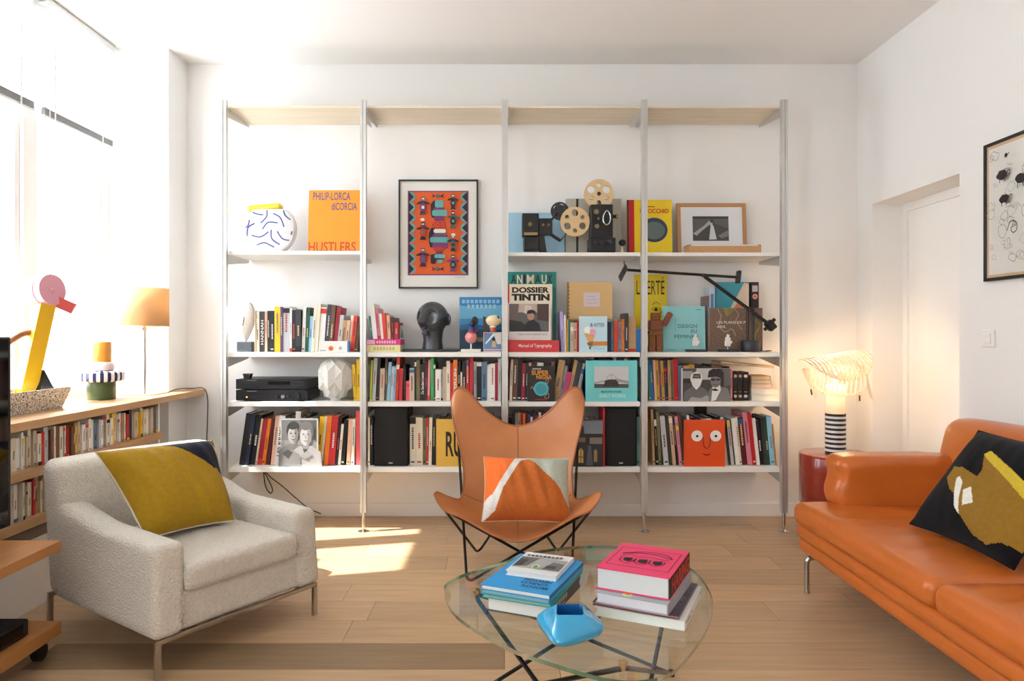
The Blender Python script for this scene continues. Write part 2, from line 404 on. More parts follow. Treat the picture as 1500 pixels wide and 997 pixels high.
rows = [(Z_TOP, .012, ply, (0, 1, 2, 3)), (Z_A1, .022, shelf_w, (0,)), (Z_A3, .022, shelf_w, (2, 3)), (Z_B, .028, shelf_w, (0, 1, 2, 3)), (Z_C, .028, shelf_w, (0, 1, 2, 3)), (Z_D, .030, shelf_w, (0, 1, 2, 3))]
for z, t, m, bays in rows:
    for b in bays:
        board(b, z, t, m)
        bracket(b, z - t + .001, 1); bracket(b + 1, z - t + .001, -1)

# ---------------------------------------------------------------- armchair
boucle = M('#e4dbcd', 0.95, bump=(130, 1.0, 0.014), var=0.09, vscale=110, sheen=0.2, key='boucle')
ac = thing('armchair', 'cream boucle armchair on slim steel legs, beside the window bench', 'armchair', (-1.174, 2.361, 0), (0, 0, R(55.7)))
AW, AD = .675, .82
def arm_fn(sgn):
    def fn(p):
        x, y, z = p; yy = y + .355; zz = z + .155
        k = max(0, min(1, zz / .31))
        s = max(0, min(1, (yy - .40) / .30)); s = s * s * (3 - 2 * s)
        z += k * (.015 * yy / .7 + .045 * s)
        y += (1 - k) * .0 + k * .018 * (1 - min(1, yy / .7))
        x += sgn * k * .012 * (1 - 1.2 * s) + .0015 * noise.noise(Vector((x * 9, y * 9, z * 9)))
        return (x, y, z)
    return fn
for sgn, cx in ((-1, .035), (1, AW - .035)):
    add('armrest', softbox(.115, .72, .315, .030, 12, arm_fn(-sgn)), boucle, ac, loc=(cx, .345, .2935))
def back_fn(p):
    x, y, z = p; k = (z + .265) / .53
    return (x * (1 - .015 * k), y + .07 * k - .018 * (1 - k) + .01 * math.cos(x * 4) * k, z + .008 * math.cos(x * 3.6) * k)
add('backrest', softbox(AW + .045, .17, .53, .045, 14, back_fn), boucle, ac, loc=(AW / 2, .705, .402))
add('seat_base', softbox(AW + .03, .74, .145, .022, 8), boucle, ac, loc=(AW / 2, .375, .2095))
add('seat_cushion', softbox(.485, .665, .098, .030, 12, lambda p: (p[0], p[1], p[2] + (.016 * math.cos(p[0] * 5.4) * math.cos(p[1] * 3.6) if p[2] > 0 else 0))), boucle, ac, loc=(AW / 2 - .002, .312, .318))
add('cushion_piping', tube([(AW / 2 - .002 + .2425 * a, -.0135, .352) for a in [-.93 + i * .155 for i in range(13)]], .0035, 6), boucle, ac)
steel = M('#b5b1aa', .25, 1.0, var=.05, vscale=15)
add('frame', join(bx(-.01, AW + .01, -.004, .012, .121, .137), bx(-.01, AW + .01, .79, .806, .121, .137), bx(.05, .066, .012, .79, .121, .137), bx(AW - .066, AW - .05, .012, .79, .121, .137)), steel, ac, smooth=False, bevel=.002)
for x in (0, AW):
    for y in (.004, .80):
        add('leg', bx(x - .010, x + .010, y - .008, y + .008, 0, .1212), steel, ac, smooth=False, bevel=.002)

# ---------------------------------------------------------------- throw pillows
def inside(poly, u, v):
    c = False; n = len(poly); j = n - 1
    for i in range(n):
        (xi, yi), (xj, yj) = poly[i], poly[j]
        if (yi > v) != (yj > v) and u < (xj - xi) * (v - yi) / (yj - yi) + xi: c = not c
        j = i
    return c
def pillow(t, w, h, th, front_paint, mats, n=110, seed=0, sag=0.0, wr=.006, taper=0.0):
    """in the local xz plane, front towards -y, centre at the origin; front_paint(u, v) -> material index, u right, v up (0..1)"""
    V, Fc, MI = [], [], []
    def shape(u, v, side):
        a, b = 2 * u - 1, 2 * v - 1
        pin = 1 - .07 * (1 - a * a) ** 1.0 if True else 1
        x = a * w / 2 * (1 - .055 * (1 - b * b)) * (1 - taper * (1 - v)); z = b * h / 2 * (1 - .055 * (1 - a * a))
        p = max(0, (1 - a ** 4) * (1 - b ** 4)) ** .72
        y = side * th / 2 * p
        q = Vector((x * 5 + seed, z * 5, side))
        y += side * p * (wr * 1.6 * noise.noise(q) + wr * noise.noise(Vector((x * 16 + (x + z) * 7, z * 5 - x * 4, seed))))
        z -= sag * (1 - a * a) * (b + 1) / 2
        return (x, y, z)
    for side in (-1, 1):
        base = len(V)
        for j in range(n + 1):
            for i in range(n + 1): V.append(shape(i / n, j / n, side))
        for j in range(n):
            for i in range(n):
                k = base + j * (n + 1) + i; q = (k, k + 1, k + n + 2, k + n + 1)
                Fc.append(q if side < 0 else tuple(reversed(q)))
                MI.append(front_paint((i + .5) / n, (j + .5) / n) if side < 0 else 0)
    add('cushion_cover', (V, Fc), mats, t, faces_mat=MI, angle=180)
    pts = []
    k = 28
    for i in range(k): pts.append(shape(i / k, 0, 0))
    for i in range(k): pts.append(shape(1, i / k, 0))
    for i in range(k): pts.append(shape(1 - i / k, 1, 0))
    for i in range(k): pts.append(shape(0, 1 - i / k, 0))
    add('seam', tube(pts, .0026, 6, closed=True), mats[0], t)
def basis(u, v):
    """matrix whose x axis is u and z axis is v (made square), y = z x x"""
    u = Vector(u).normalized(); v = Vector(v); v = (v - u * v.dot(u)).normalized(); y = v.cross(u)
    return Matrix((u, y, v)).transposed()
def wool(h): return M(h, .95, bump=(260, .35, .003), var=.09, vscale=60, sheen=.06, spec=.2)

pm = thing('throw_pillow', 'mustard wool throw pillow with navy patch, on the cream armchair', 'pillow', (-1.353, 2.861, .552))
pm.rotation_euler = basis((.5635, .8266, -.03), (-.52, .35, .72)).to_euler()
def paint_m(u, v):
    if inside([(.92, .93), (.955, .86), (.975, .84), (.95, .72), (.93, .80)], u, v): return 3
    if inside([(.16, .985), (.44, 1.02), (.55, 1.02), (.81, 1.02), (.92, .99), (1.02, .87), (1.02, .60), (.955, .42), (.94, .50), (.90, .49), (.885, .55), (.84, .54), (.72, .68), (.61, .79), (.54, .89), (.46, .935), (.32, .955)], u, v): return 2
    return 1
pillow(pm, .51, .41, .19, paint_m, [wool('#ddd3c0'), wool('#a5811e'), wool('#171b2a'), wool('#e4ded0')], seed=3, wr=.010, taper=.26)

pc = thing('throw_pillow', 'orange, white and sage patchwork throw pillow on the tan leather chair', 'pillow', P(771, 716, 3.42))
pc.rotation_euler = basis((1, .0, -.015), (0, .56, .83)).to_euler()
def paint_c(u, v):
    if inside([(-.1, 1.1), (.40, 1.1), (.37, .93), (.10, .35), (-.1, .2)], u, v): return 2
    if inside([(.37, .93), (.38, 1.1), (.62, 1.1), (.52, .92), (.44, .90), (.22, .42), (.14, .10), (-.1, -.1), (-.1, .25), (.08, .38)], u, v): return 1
    if inside([(.52, .92), (.60, 1.1), (1.1, 1.1), (1.1, .30), (.985, .22), (.90, .45)], u, v): return 3
    return 4
pillow(pc, .43, .335, .17, paint_c, [wool('#c9b89a'), wool('#ddd9d2'), wool('#ee7434'), wool('#b9bfae'), wool('#c0672f')], seed=9, wr=.013)

ps = thing('throw_pillow', 'black wool throw pillow with mustard and white shapes, on the orange sofa', 'pillow', (1.748, 2.485, .612))
ps.rotation_euler = basis((.03, -1, .0), (.30, .10, .40)).to_euler()
YS = [(-.02, .45), (-.03, .57), (.08, .58), (.30, .535), (.305, .60), (.22, .72), (.215, .775), (.58, .65), (1.05, .35), (1.05, .16), (.95, .13), (.83, .118), (.705, .055), (.56, .078), (.374, .182), (.206, .327), (.108, .36)]
def paint_s(u, v):
    u = (u - .20) / .84 if u > .20 else (u - .20) * .9
    if inside([(.105, .466), (.119, .497), (.191, .457), (.28, .31), (.374, .175), (.288, .222), (.172, .368)], u, v): return 3
    if inside([(.266, .388), (.327, .432), (.448, .307), (.362, .255)], u, v): return 3
    if inside([(.196, .75), (.238, .795), (.564, .675), (1.05, .48), (1.05, .36), (.65, .555), (.233, .725)], u, v): return 2
    if inside(YS, u, v): return 1
    return 0
pillow(ps, .54, .46, .14, paint_s, [wool('#0b0c11'), wool('#8f6a24'), wool('#c9ad33'), wool('#e6e2d6')], seed=21, wr=.003)

# ---------------------------------------------------------------- sofa
leather = M('#c86a28', 0.34, bump=(38, 0.16, 0.006), var=0.05, vscale=7, coat=0.08, key='sofaleather')
so = thing('sofa', 'long orange leather sofa with bolster along the white wall', 'sofa', (1.80, 2.2, 0))
def S(d): return shift(d, -1.80, -2.2, 0)
def wrinkle(amp, sx=3, sy=9, seed=0):
    return lambda x, y: amp * (noise.noise(Vector((x * sx + seed, y * sy, 0))) + .6 * noise.noise(Vector((x * sx * 2.5 + y * 4, y * sy * 1.6, seed))))
Y0, Y1 = 1.14, 3.27
def band(name, x0, x1, z0, z1, r):
    add(name, softbox(x1 - x0, Y1 - Y0 - .01, z1 - z0, r, 10), leather, so, loc=((x0 + x1) / 2 - 1.8, (Y0 + Y1) / 2 - 2.2, (z0 + z1) / 2))
band('lower_base', 1.372, 2.24, .168, .236, .026)
band('upper_base', 1.360, 2.24, .230, .300, .030)
for a, b, sd in ((2.205, Y1, 1), (Y0, 2.205, 5)):
    w = wrinkle(.011, 3, 11, sd)
    L_, W_ = b - a, .66
    def cf(p, L_=L_, W_=W_, w=w):
        x, y, z = p; cx = max(0, 1 - (2 * x / W_) ** 4); cy = max(0, 1 - (2 * y / L_) ** 4)
        if z > 0: z += .022 * cx * cy + w(x, y) * cx * cy
        return (x, y, z)
    c = add('seat_cushion', softbox(W_, L_ - .006, .10, .040, 26, cf), leather, so, loc=(1.345 + W_ / 2 - 1.8, (a + b) / 2 - 2.2, .346))
    add('seam', tube([(-W_ / 2 + .004, -L_ / 2 + .05 + (L_ - .1) * i / 10, .018) for i in range(11)], .0022, 6), leather, c)
    w2 = wrinkle(.009, 6, 7, sd + 3)
    def bf(p, L_=L_, w2=w2):
        x, y, z = p; cz = max(0, 1 - (z / .25) ** 4); cy = max(0, 1 - (2 * y / L_) ** 4)
        if x < 0: x -= (.03 + w2(y, z)) * cz * cy
        return (x + z * .22, y, z + .012 * cy)
    add('back_cushion', softbox(.15, L_ - .03, .46, .06, 20, bf), leather, so, loc=(2.085 - 1.8, (a + b) / 2 - 2.2 + .012, .555))
add('back_panel', softbox(.05, Y1 - Y0 + .1, .40, .02, 8), leather, so, loc=(2.245 - 1.8, (Y0 + Y1) / 2 - 2.2 + .05, .40))
add('arm_panel', softbox(.63, .085, .43, .025, 8), leather, so, loc=(1.925 - 1.8, 3.325 - 2.2, .385))
wb = wrinkle(.008, 7, 9, 8)
def bol(p):
    x, y, z = p; e = max(0, 1 - (x / .29) ** 6); q = wb(x, z) + .011 * noise.noise(Vector((x * 3, z * 26, 2))) * max(0, 1 - (x + .29) / .10)
    return (x + .008 * math.sin(z * 40) * (1 - e), y - (.012 + q) * e * (1 if y < 0 else -1), z + .012 * e * (1 if z > 0 else 0) + .4 * q)
add('bolster', softbox(.60, .165, .240, .045, 22, bol), leather, so, loc=(1.790 - 1.8, 3.185 - 2.2, .500))
alum_leg = M('#c0bfbc', .25, 1.0, var=.04, vscale=12)
for (x, y) in ((1.375, 3.17), (2.18, 3.17), (1.375, 1.25), (2.18, 1.25)):
    g = 1 if x < 1.8 else -1
    lg = add('leg', join(tube(bend((x + .115 * g, y, .163), (x, y, .160), (x + .002, y, 0.004), .03), .0115, 10), shift(cyl(.013, .005, 12), x + .002, y, 0)), alum_leg, so, loc=(-1.8, -2.2, 0))

# ---------------------------------------------------------------- tan leather sling chair
tan = M('#c67d48', 0.33, bump=(70, 0.06, 0.002), var=0.07, vscale=9, coat=0.25, key='tanleather')
CB = Vector((0.07, 3.5, 0))
bc = thing('sling_chair', 'tan leather butterfly sling chair with black rod frame, before the bookshelf', 'chair', CB)
seam_m = M('#8a5230', .5, var=.05, vscale=9)
UC = [-1, -.948, -.866, -.773, -.686, -.495, -.247, 0, .247, .495, .686, .773, .866, .948, 1]
rowsS = [(792, 3.20, 726, 3.27, 122, 1.6), (788, 3.30, 721, 3.34, 118, 1.75), (777, 3.42, 728, 3.44, 101, 2), (760, 3.55, 731, 3.52, 85, 2), (733, 3.67, 717, 3.60, 80, 2), (695, 3.77, 690, 3.68, 79, 2), (664, 3.83, 655, 3.76, 85, 2), (642, 3.87, 618, 3.82, 94, 1.6)]
grid = []
for yc, dc, yb, db, hw, pw in rowsS:
    grid.append([P(758.5 + u * hw, yc + (yb - yc) * abs(u) ** pw, dc + (db - dc) * abs(u) ** 2) for u in UC])
R0 = [724, 737, 748, 753, 757, 770, 786, 793]; R0 = R0 + R0[-2::-1]
grid[0] = [P(758.5 + u * 122, R0[i], 3.20 + .07 * u * u) for i, u in enumerate(UC)]
offs = [(97, 586), (92, 571.5), (84, 567), (75, 571), (66.5, 579.5), (48, 600.6), (24, 617)]
top = [P(758.5 - o, y, 3.89) for o, y in offs] + [P(758.5, 624, 3.90)] + [P(758.5 + o, y, 3.89) for o, y in reversed(offs)]
grid.append(top)
cols = [catmull([grid[r][c] for r in range(len(grid))], 6) for c in range(len(UC))]
dense = [catmull([cols[c][r] for c in range(len(UC))], 4) for r in range(len(cols[0]))]
nr, nc = len(dense), len(dense[0])
V = [p - CB for rw in dense for p in rw]; Fc = [(r * nc + c, r * nc + c + 1, (r + 1) * nc + c + 1, (r + 1) * nc + c) for r in range(nr - 1) for c in range(nc - 1)]
sl = add('leather_sling', (V, Fc), tan, bc, solid=.006, angle=180)
rim = [dense[0][c] for c in range(nc)] + [dense[r][-1] for r in range(1, nr)] + [dense[-1][c] for c in range(nc - 2, -1, -1)] + [dense[r][0] for r in range(nr - 2, 0, -1)]
add('edge_binding', tube([p - CB for p in rim], .0055, 8, closed=True), M('#a9683c', .45, var=.05, vscale=9), bc)
ctr = [dense[r][nc // 2] - CB + Vector((0, -.004, .001)) for r in range(nr)]
add('seam', tube(ctr, .0028, 6), seam_m, bc)
ws = [dense[int(nr * .46)][c] - CB + Vector((0, -.004, .001)) for c in range(2, nc - 2)]
add('seam', tube(ws, .0022, 6), seam_m, bc)
LE, RE, LW, RW = P(668, 588, 3.965), P(849, 588, 3.965), P(651, 746, 3.30), P(866, 746, 3.30)
FL = Vector((XW(684, 3.27), 3.27, .008)); FR = Vector((XW(837, 3.31), 3.31, .008)); BL = Vector((XW(700, 3.72), 3.72, .008)); BR = Vector((XW(817, 3.74), 3.74, .008))
for a, b, c in ((LE, FL, RW), (RE, FR, LW), (LW, BL, RE + Vector((0, .015, 0))), (RW, BR, LE + Vector((0, .015, 0)))):
    add('frame_rod', tube([p - CB for p in bend(a, b, c, .045, 8)], .0068, 8), black_rod, bc)

# ---------------------------------------------------------------- coffee table
ZG = .42
ct = thing('coffee_table', 'rounded glass coffee table on crossed black rods, in front', 'table', (.24, 2.05, 0))
CT = Vector((.24, 2.05, 0))
out = [(-.18, 2.075), (-.131, 1.878), (.003, 1.692), (.1085, 1.604), (.229, 1.530), (.313, 1.526), (.3875, 1.575), (.508, 1.768), (.586, 1.956), (.611, 2.12), (.602, 2.265), (.54, 2.40), (.42, 2.48), (.27, 2.49), (.11, 2.43), (-.0, 2.32), (-.10, 2.23), (-.155, 2.16)]
op = [(p.x - CT.x, p.y - CT.y) for p in catmull([(a, b, 0) for a, b in out], 6, closed=True)]
gl_top = see_through('table_glass', (.955, .985, .965, 1)); gl_edge = M('#3a6b52', .08, trans=.6, spec=.6)
v, f = prism(op, .010, 'z')
v = [(p[0], p[1], p[2] + ZG - .010) for p in v]
add('glass_top', (v, f), [gl_top, gl_edge], ct, faces_mat=[0, 0] + [1] * len(op), smooth=False)
TA, TB, TC = Vector((-.10, 2.10, ZG - .018)), Vector((.28, 1.617, ZG - .018)), Vector((.559, 2.30, ZG - .018))
G1, G2, G3 = Vector((.30, 1.73, .007)), Vector((-.11, 2.24, .007)), Vector((.575, 2.40, .007))
cen = (TA + TB + TC) / 3
for a, b, c in ((G1, TA, G3), (G2, TB, G3), (G1, TC, G2)):
    add('frame_rod', tube([p - CT for p in bend(a, b, c, .05, 8)], .0065, 8), black_rod, ct)
for q in (TA, TB, TC):
    d = (cen - q); d.z = 0; q2 = q + d.normalized() * .018
    add('brass_pad', shift(lathe([(.006, -.012), (.006, 0), (.0105, 0), (.0105, .009), (.009, .0105)], 16), q2.x - CT.x, q2.y - CT.y, ZG - .0208), brass, ct)
for q in (G1, G2, G3):
    add('floor_joint', shift(lathe([(.011, 0), (.011, .018), (.006, .022)], 14), q.x - CT.x, q.y - CT.y, 0), black_rod, ct)

# ---------------------------------------------------------------- window bench with two book shelves under it
ben = thing('window_bench', 'long oak window bench with open book shelves below the windows', 'bench', (-2.17, 3.0, 0))
bo = M('#c49a6c', .45, var=.13, vscale=3, stretch=(8, 1, 8), bump=(8, .06, .003))
ZBN = .822
def B(d): return shift(d, 2.17, -3.0, 0)
add('bench_top', B(join(bx(-2.40, -1.945, 1.3, 4.265, ZBN - .036, ZBN), bx(-2.055, -1.945, 4.265, 4.515, ZBN - .036, ZBN))), bo, ben, smooth=False, bevel=.002)
add('shelf_board', B(bx(-2.28, -1.965, 1.3, 4.0, .578, .618)), bo, ben, smooth=False, bevel=.002)
add('shelf_board', B(bx(-2.28, -1.965, 1.3, 3.9, .372, .412)), bo, ben, smooth=False, bevel=.002)
add('back_board', B(bx(-2.30, -2.282, 1.3, 4.02, .30, .784)), trim_m, ben, smooth=False)
add('support_panel', B(bx(-2.28, -1.99, 4.001, 4.02, .30, .784)), trim_m, ben, smooth=False)
add('plinth', B(bx(-2.30, -2.02, 1.3, 3.9, 0.0, .30)), trim_m, ben, smooth=False)

def book(name, label, cat, loc, w, h, d, cov, lean=0, rotz=0, group=None, page='#e9e1cf', prints=None, spine_mat=None, paper=False):
    """upright book: spine face at local y=0 (towards -y), width along x; leans about its lower corner"""
    t = thing(name, label, cat, loc, (0, R(lean), rotz), group)
    x0, x1 = (-w, 0) if lean > 0 else (0, w)
    b = min(.0022, w * .16)
    add('cover', join(bx(x0, x0 + b, 0, d, 0, h), bx(x1 - b, x1, 0, d, 0, h), bx(x0 + b, x1 - b, 0, b, 0, h)), cov, t, smooth=False)
    add('page_block', bx(x0 + b, x1 - b, b, d - .004, .003, h - .003), M(page, .8, var=.05, vscale=40), t, smooth=False)
    if prints:
        f = Face(t, (x0, 0, 0), (x1 - x0, 0, 0), (0, 0, h), (0, -1, 0), 'spine_print')
        for p in prints: f.rect(*p)
        f.done()
    return t
def deco(rng, col):
    """marks of a printed spine: blocks and rules too small to read"""
    dark = col in ('black', 'charcoal', 'navy', 'maroon', 'purple', 'dark-green', 'brown', 'crimson', 'red', 'teal', 'blue')
    pal = ['#efe9dc', '#e8d9a0', '#d8d8d8', '#d9584a'] if dark else ['#2a2a2c', '#5a2a26', '#28405e', '#b23a30', '#77716a']
    m = M(rng.choice(pal), .6); out = []; k = rng.random()
    if k < .60:
        v = rng.uniform(.30, .45); u0, u1 = .36, .64
        for _ in range(rng.randint(5, 11)):
            l = rng.uniform(.018, .04); out.append((u0, v, u1, v + l, m)); v += l + .012
            if v > .88: break
    if rng.random() < .45: out.append((.2, .05, .8, .08, m))
    if rng.random() < .22:
        m2 = M(rng.choice(['#d23c2e', '#efc23a', '#2e5d92', '#f1ece0', '#1d1d20']), .6); v = rng.choice([.0, .72, .86]); out.append((0, v, 1, v + rng.uniform(.08, .14), m2))
    return out

rb = random.Random(5)
LIGHTS = ['white', 'white', 'cream', 'cream', 'cream', 'beige', 'white', 'silver', 'white', 'beige', 'cream', 'grey', 'tan', 'red', 'black', 'yellow', 'slate-blue', 'brown']
def bench_row(y0, y1, z, hmax, phrase, grp):
    y = y1; k = 1; prev = None
    while y > y0:
        w = rb.uniform(.012, .032); c = rb.choice(LIGHTS)
        if c == prev: c = rb.choice(LIGHTS)
        prev = c; h = rb.uniform(hmax * .84, hmax); ln = 0 if rb.random() < .8 else rb.uniform(1, 2)
        kind = 'slim' if w < .019 else 'thick'
        book('book', f'{kind} {c} paperback spine, {ordinal(k)} from the lamp end, {phrase}', 'book', (-1.985 + rb.uniform(-.012, .004), y - w, z + .0005), w - .0008, h, rb.uniform(.11, .14), cmat(c), 0, R(90), grp, prints=deco(rb, c))
        y -= w; k += 1
bench_row(2.62, 3.985, .618, .158, 'upper shelf under the bench', 'paperbacks on the upper bench shelf')
bench_row(2.66, 3.5, .412, .158, 'lower shelf under the bench', 'paperbacks on the lower bench shelf')

# table lamp on the bench
tl = thing('table_lamp', 'lit table lamp with cream drum shade on the window bench', 'lamp', (-2.135, 4.13, ZBN + .0006))
add('base', join(bx(-.10, .10, -.10, .10, 0, .008)), chrome, tl, smooth=False, bevel=.002)
add('pole', lathe([(.006, .008), (.0075, .05), (.013, .36), (.0135, .385), (.007, .40), (.006, .44)], 16), chrome, tl)
shade_m = translucent('lamp_shade_fabric', '#d4b286', .35)
add('lamp_shade', lathe([(.133, .402), (.131, .628)], 48, cap=False), shade_m, tl, solid=.0015)
add('shade_ring', join(shift(lathe([(.1345, -.002), (.1345, .003), (.1315, .003), (.1315, -.002), (.1345, -.002)], 48, cap=False), 0, 0, .402), bx(-.13, .13, -.002, .002, .405, .408), bx(-.002, .002, -.13, .13, .405, .408)), M('#e2c9a4', .7, var=.03), tl)
add('bulb', shift(sphere(.028, .028, .036, 16, 10), 0, 0, .50), M('#fff0d0', .4, emit='#ffd9a0', estr=5.0), tl)
lp = bpy.data.lights.new('table_lamp_glow', 'POINT'); lp.energy = 1.8; lp.color = (1, .84, .64); lp.shadow_soft_size = .05
lo = bpy.data.objects.new('lamp_light', lp); COL.objects.link(lo); lo.parent = tl; lo.location = (0, 0, .565)
cord = tag(add('lamp_cord', tube(catmull([(-2.028, 4.20, ZBN + .006), (-1.99, 4.25, ZBN + .022), (-1.95, 4.36, ZBN + .018), (-1.925, 4.46, ZBN + .008), (-1.915, 4.49, ZBN - .06), (-1.92, 4.50, .62), (-1.93, 4.505, .35), (-1.90, 4.50, .10)], 8), .0028, 6), black_pl), 'thin black cord running from the table lamp over the bench end', 'cord')

# stacked ceramic vase
cv = thing('ceramic_vase', 'stacked ceramic vase, orange neck, striped disc, green foot, on the bench', 'vase', (-2.20, 3.80, ZBN + .0006))
add('foot', lathe([(.068, 0), (.071, .004), (.071, .094), (.06, .098)], 40), M('#3f5a3a', .4, var=.06, vscale=10, coat=.3), cv)
dz0, dz1 = .096, .156
N = 40; V, Fc, MI = [], [], []
prof = [(.06, dz0), (.103, dz0 + .002), (.112, dz0 + .010), (.114, (dz0 + dz1) / 2), (.112, dz1 - .010), (.103, dz1 - .002), (.05, dz1)]
d = lathe(prof, 80)
fm = []
for q in d[1]:
    if len(q) != 4: fm.append(0); continue
    cx_ = sum(d[0][i][0] for i in q) / 4; cy_ = sum(d[0][i][1] for i in q) / 4
    fm.append(1 if int((math.atan2(cy_, cx_) + math.pi) / (2 * math.pi) * 40 + .0001) % 2 else 0)
add('striped_disc', d, [M('#f0eeea', .25, coat=.4), M('#1b1f63', .25, coat=.4)], cv, faces_mat=fm)
add('collar', lathe([(.05, .155), (.062, .160), (.066, .175), (.062, .195), (.050, .205)], 32), M('#ecd9d4', .3, coat=.4, var=.02), cv)
add('neck', lathe([(.0475, .200), (.0485, .204), (.0485, .310), (.0465, .3125), (.042, .3125), (.042, .22), (0.001, .22)], 40), M('#dd9a3c', .4, var=.05, vscale=10), cv)

# bird-like lamp in its speckled tray
bl = thing('bird_lamp', 'yellow and pink bird shaped lamp in a speckled tray on the bench', 'lamp', (-2.20, 3.10, ZBN + .0006))
sp = M('#e8e4da', .5, key='speckle'); nt = sp.node_tree; b_ = nt.nodes['Principled BSDF']
tcn = nt.nodes.new('ShaderNodeTexCoord'); nz = nt.nodes.new('ShaderNodeTexNoise'); nz.inputs['Scale'].default_value = 150; nz.inputs['Detail'].default_value = 1; nz.inputs['Distortion'].default_value = 1.5
cr = nt.nodes.new('ShaderNodeValToRGB'); cr.color_ramp.elements[0].position = .44; cr.color_ramp.elements[0].color = lin('#1d1c1c'); cr.color_ramp.elements[1].position = .47; cr.color_ramp.elements[1].color = lin('#ebe7dd')
nt.links.new(tcn.outputs['Object'], nz.inputs['Vector']); nt.links.new(nz.outputs['Fac'], cr.inputs['Fac']); nt.links.new(cr.outputs['Color'], b_.inputs['Base Color'])
a0, a1 = .06, .085
V = [(-a0, -.34, 0), (a0, -.34, 0), (a0, .27, 0), (-a0, .27, 0), (-a1, -.37, .10), (a1, -.37, .10), (a1, .305, .10), (-a1, .305, .10)]
V += [(-a1 + .008, -.36, .10), (a1 - .008, -.36, .10), (a1 - .008, .295, .10), (-a1 + .008, .295, .10), (-a1 + .012, -.355, .075), (a1 - .012, -.355, .075), (a1 - .012, .29, .075), (-a1 + .012, .29, .075)]
Fc = [(0, 3, 2, 1)] + [(i, (i + 1) % 4, (i + 1) % 4 + 4, i + 4) for i in range(4)] + [(i + 4, (i + 1) % 4 + 4, (i + 1) % 4 + 8, i + 8) for i in range(4)] + [(i + 8, (i + 1) % 4 + 8, (i + 1) % 4 + 12, i + 12) for i in range(4)] + [(12, 13, 14, 15)]
add('tray', (V, Fc), sp, bl, smooth=False)
yl = M('#f0bf1d', .35, coat=.3, var=.03)
def slant_box(p0, p1, u, v):
    p0, p1, u, v = map(Vector, (p0, p1, u, v)); Q = []
    for p in (p0, p1): Q += [p - u - v, p + u - v, p + u + v, p - u + v]
    return Q, list(BF)
add('neck', slant_box((-.055, .17, .075), (.01, .215, .50), (.030, -.012, 0), (.015, .035, 0)), yl, bl, smooth=False, bevel=.002)
hc = Vector((.030, .22, .565)); ax = Vector((.96, -.24, .08)).normalized()
def axis_disc(c, ax, r, l0, l1, seg=36):
    c = Vector(c); ax = Vector(ax); return tube([c + ax * l0, c + ax * l1], r, seg)
pink = M('#e6a9b8', .4, var=.02)
add('head', axis_disc(hc, ax, .074, -.085, -.022), M('#f2d4d8', .4, var=.02), bl)
add('head_band', axis_disc(hc, ax, .070, -.022, -.014), M('#8c3b46', .4, var=.02), bl)
fd = add('head_face', axis_disc(hc, ax, .074, -.014, .020), pink, bl)
add('knob', axis_disc(hc, ax, .010, .020, .030, 16), pink, fd)
bk = M('#d8504f', .4, var=.03)
bd = Vector((.075, .035, -.040)); b1 = Vector((-bd.y, bd.x, 0)).normalized() * .022; b2 = bd.cross(b1).normalized() * .026
add('beak', slant_box(hc + Vector((.0, .035, -.048)), hc + Vector((.0, .035, -.048)) + bd, b1, b2), bk, bl, smooth=False, bevel=.001)
add('tail_arm', tube(catmull([(-.012, .185, .365), (-.055, .14, .352), (-.11, .06, .27), (-.13, -.02, .17), (-.135, -.05, .08)], 8), .015, 14), M('#9c6546', .5, var=.06), bl)
add('wedge', prism([(.18, .075), (.30, .075), (.215, .185)], .03, 'x'), black_pl, bl, loc=(-.02, 0, 0), smooth=False)
add('antenna', tube([hc + Vector((.02, .05, .06)), hc + Vector((.05, .09, .095))], .0015, 6), black_pl, bl)

# ---------------------------------------------------------------- television on a rolling oak stand
tvs = thing('media_stand', 'two tier oak media stand on black casters at the photo edge', 'stand', (-1.78, 2.0, 0))
mo = M('#b97e46', .42, var=.12, vscale=3, stretch=(8, 1, 8), bump=(8, .06, .003))
def T(d): return shift(d, 1.78, -2.0, 0)
add('upper_board', T(bx(-1.93, -1.622, 1.35, 2.55, .387, .423)), mo, tvs, smooth=False, bevel=.002)
add('lower_board', T(bx(-1.93, -1.622, 1.35, 2.55, .082, .128)), mo, tvs, smooth=False, bevel=.002)
for y in (1.40, 1.96): add('support_post', T(bx(-1.928, -1.90, y, y + .03, .128, .387)), alu, tvs, smooth=False)
for (x, y) in ((-1.68, 2.50), (-1.87, 2.50), (-1.68, 1.42), (-1.87, 1.42)):
    cs = add('caster', T(join(bx(x - .016, x + .016, y - .02, y + .02, .058, .082), bx(x - .017, x - .014, y - .012, y + .026, .025, .07), bx(x + .014, x + .017, y - .012, y + .026, .025, .07))), black_pl, tvs, smooth=False)
    add('wheel', T(tube([(x - .012, y + .014, .031), (x + .012, y + .014, .031)], .031, 24)), M('#2b2c2e', .5, var=.05), cs)
tv = thing('television', 'black flat television seen edge on, on the rolling stand', 'television', (-1.79, 2.0, .4235))
add('screen_housing', shift(softbox(.045, 1.02, .68, .008, 4), -.002, -.01, .405), M('#0b0b0c', .25, var=.05), tv)
add('screen', bx(.021, .0225, -.50, .48, .075, .735), M('#060607', .06, spec=.6, var=.05), tv, smooth=False)
add('stand_neck', join(bx(-.02, .01, -.06, .06, .008, .08)), black_pl, tv, smooth=False)
add('stand_foot', bx(-.11, .11, -.2, .2, 0, .009), black_pl, tv, smooth=False, bevel=.003)
mp_ = thing('media_player', 'flat black media player on the lower board of the rolling stand', 'player', (-1.77, 2.20, .129))
add('case', shift(softbox(.22, .46, .055, .006, 3), 0, 0, .0300), black_mt, mp_)
add('front_panel', bx(.1095, .1115, -.2, .2, .012, .048), M('#08080a', .12, var=.05), mp_, smooth=False)
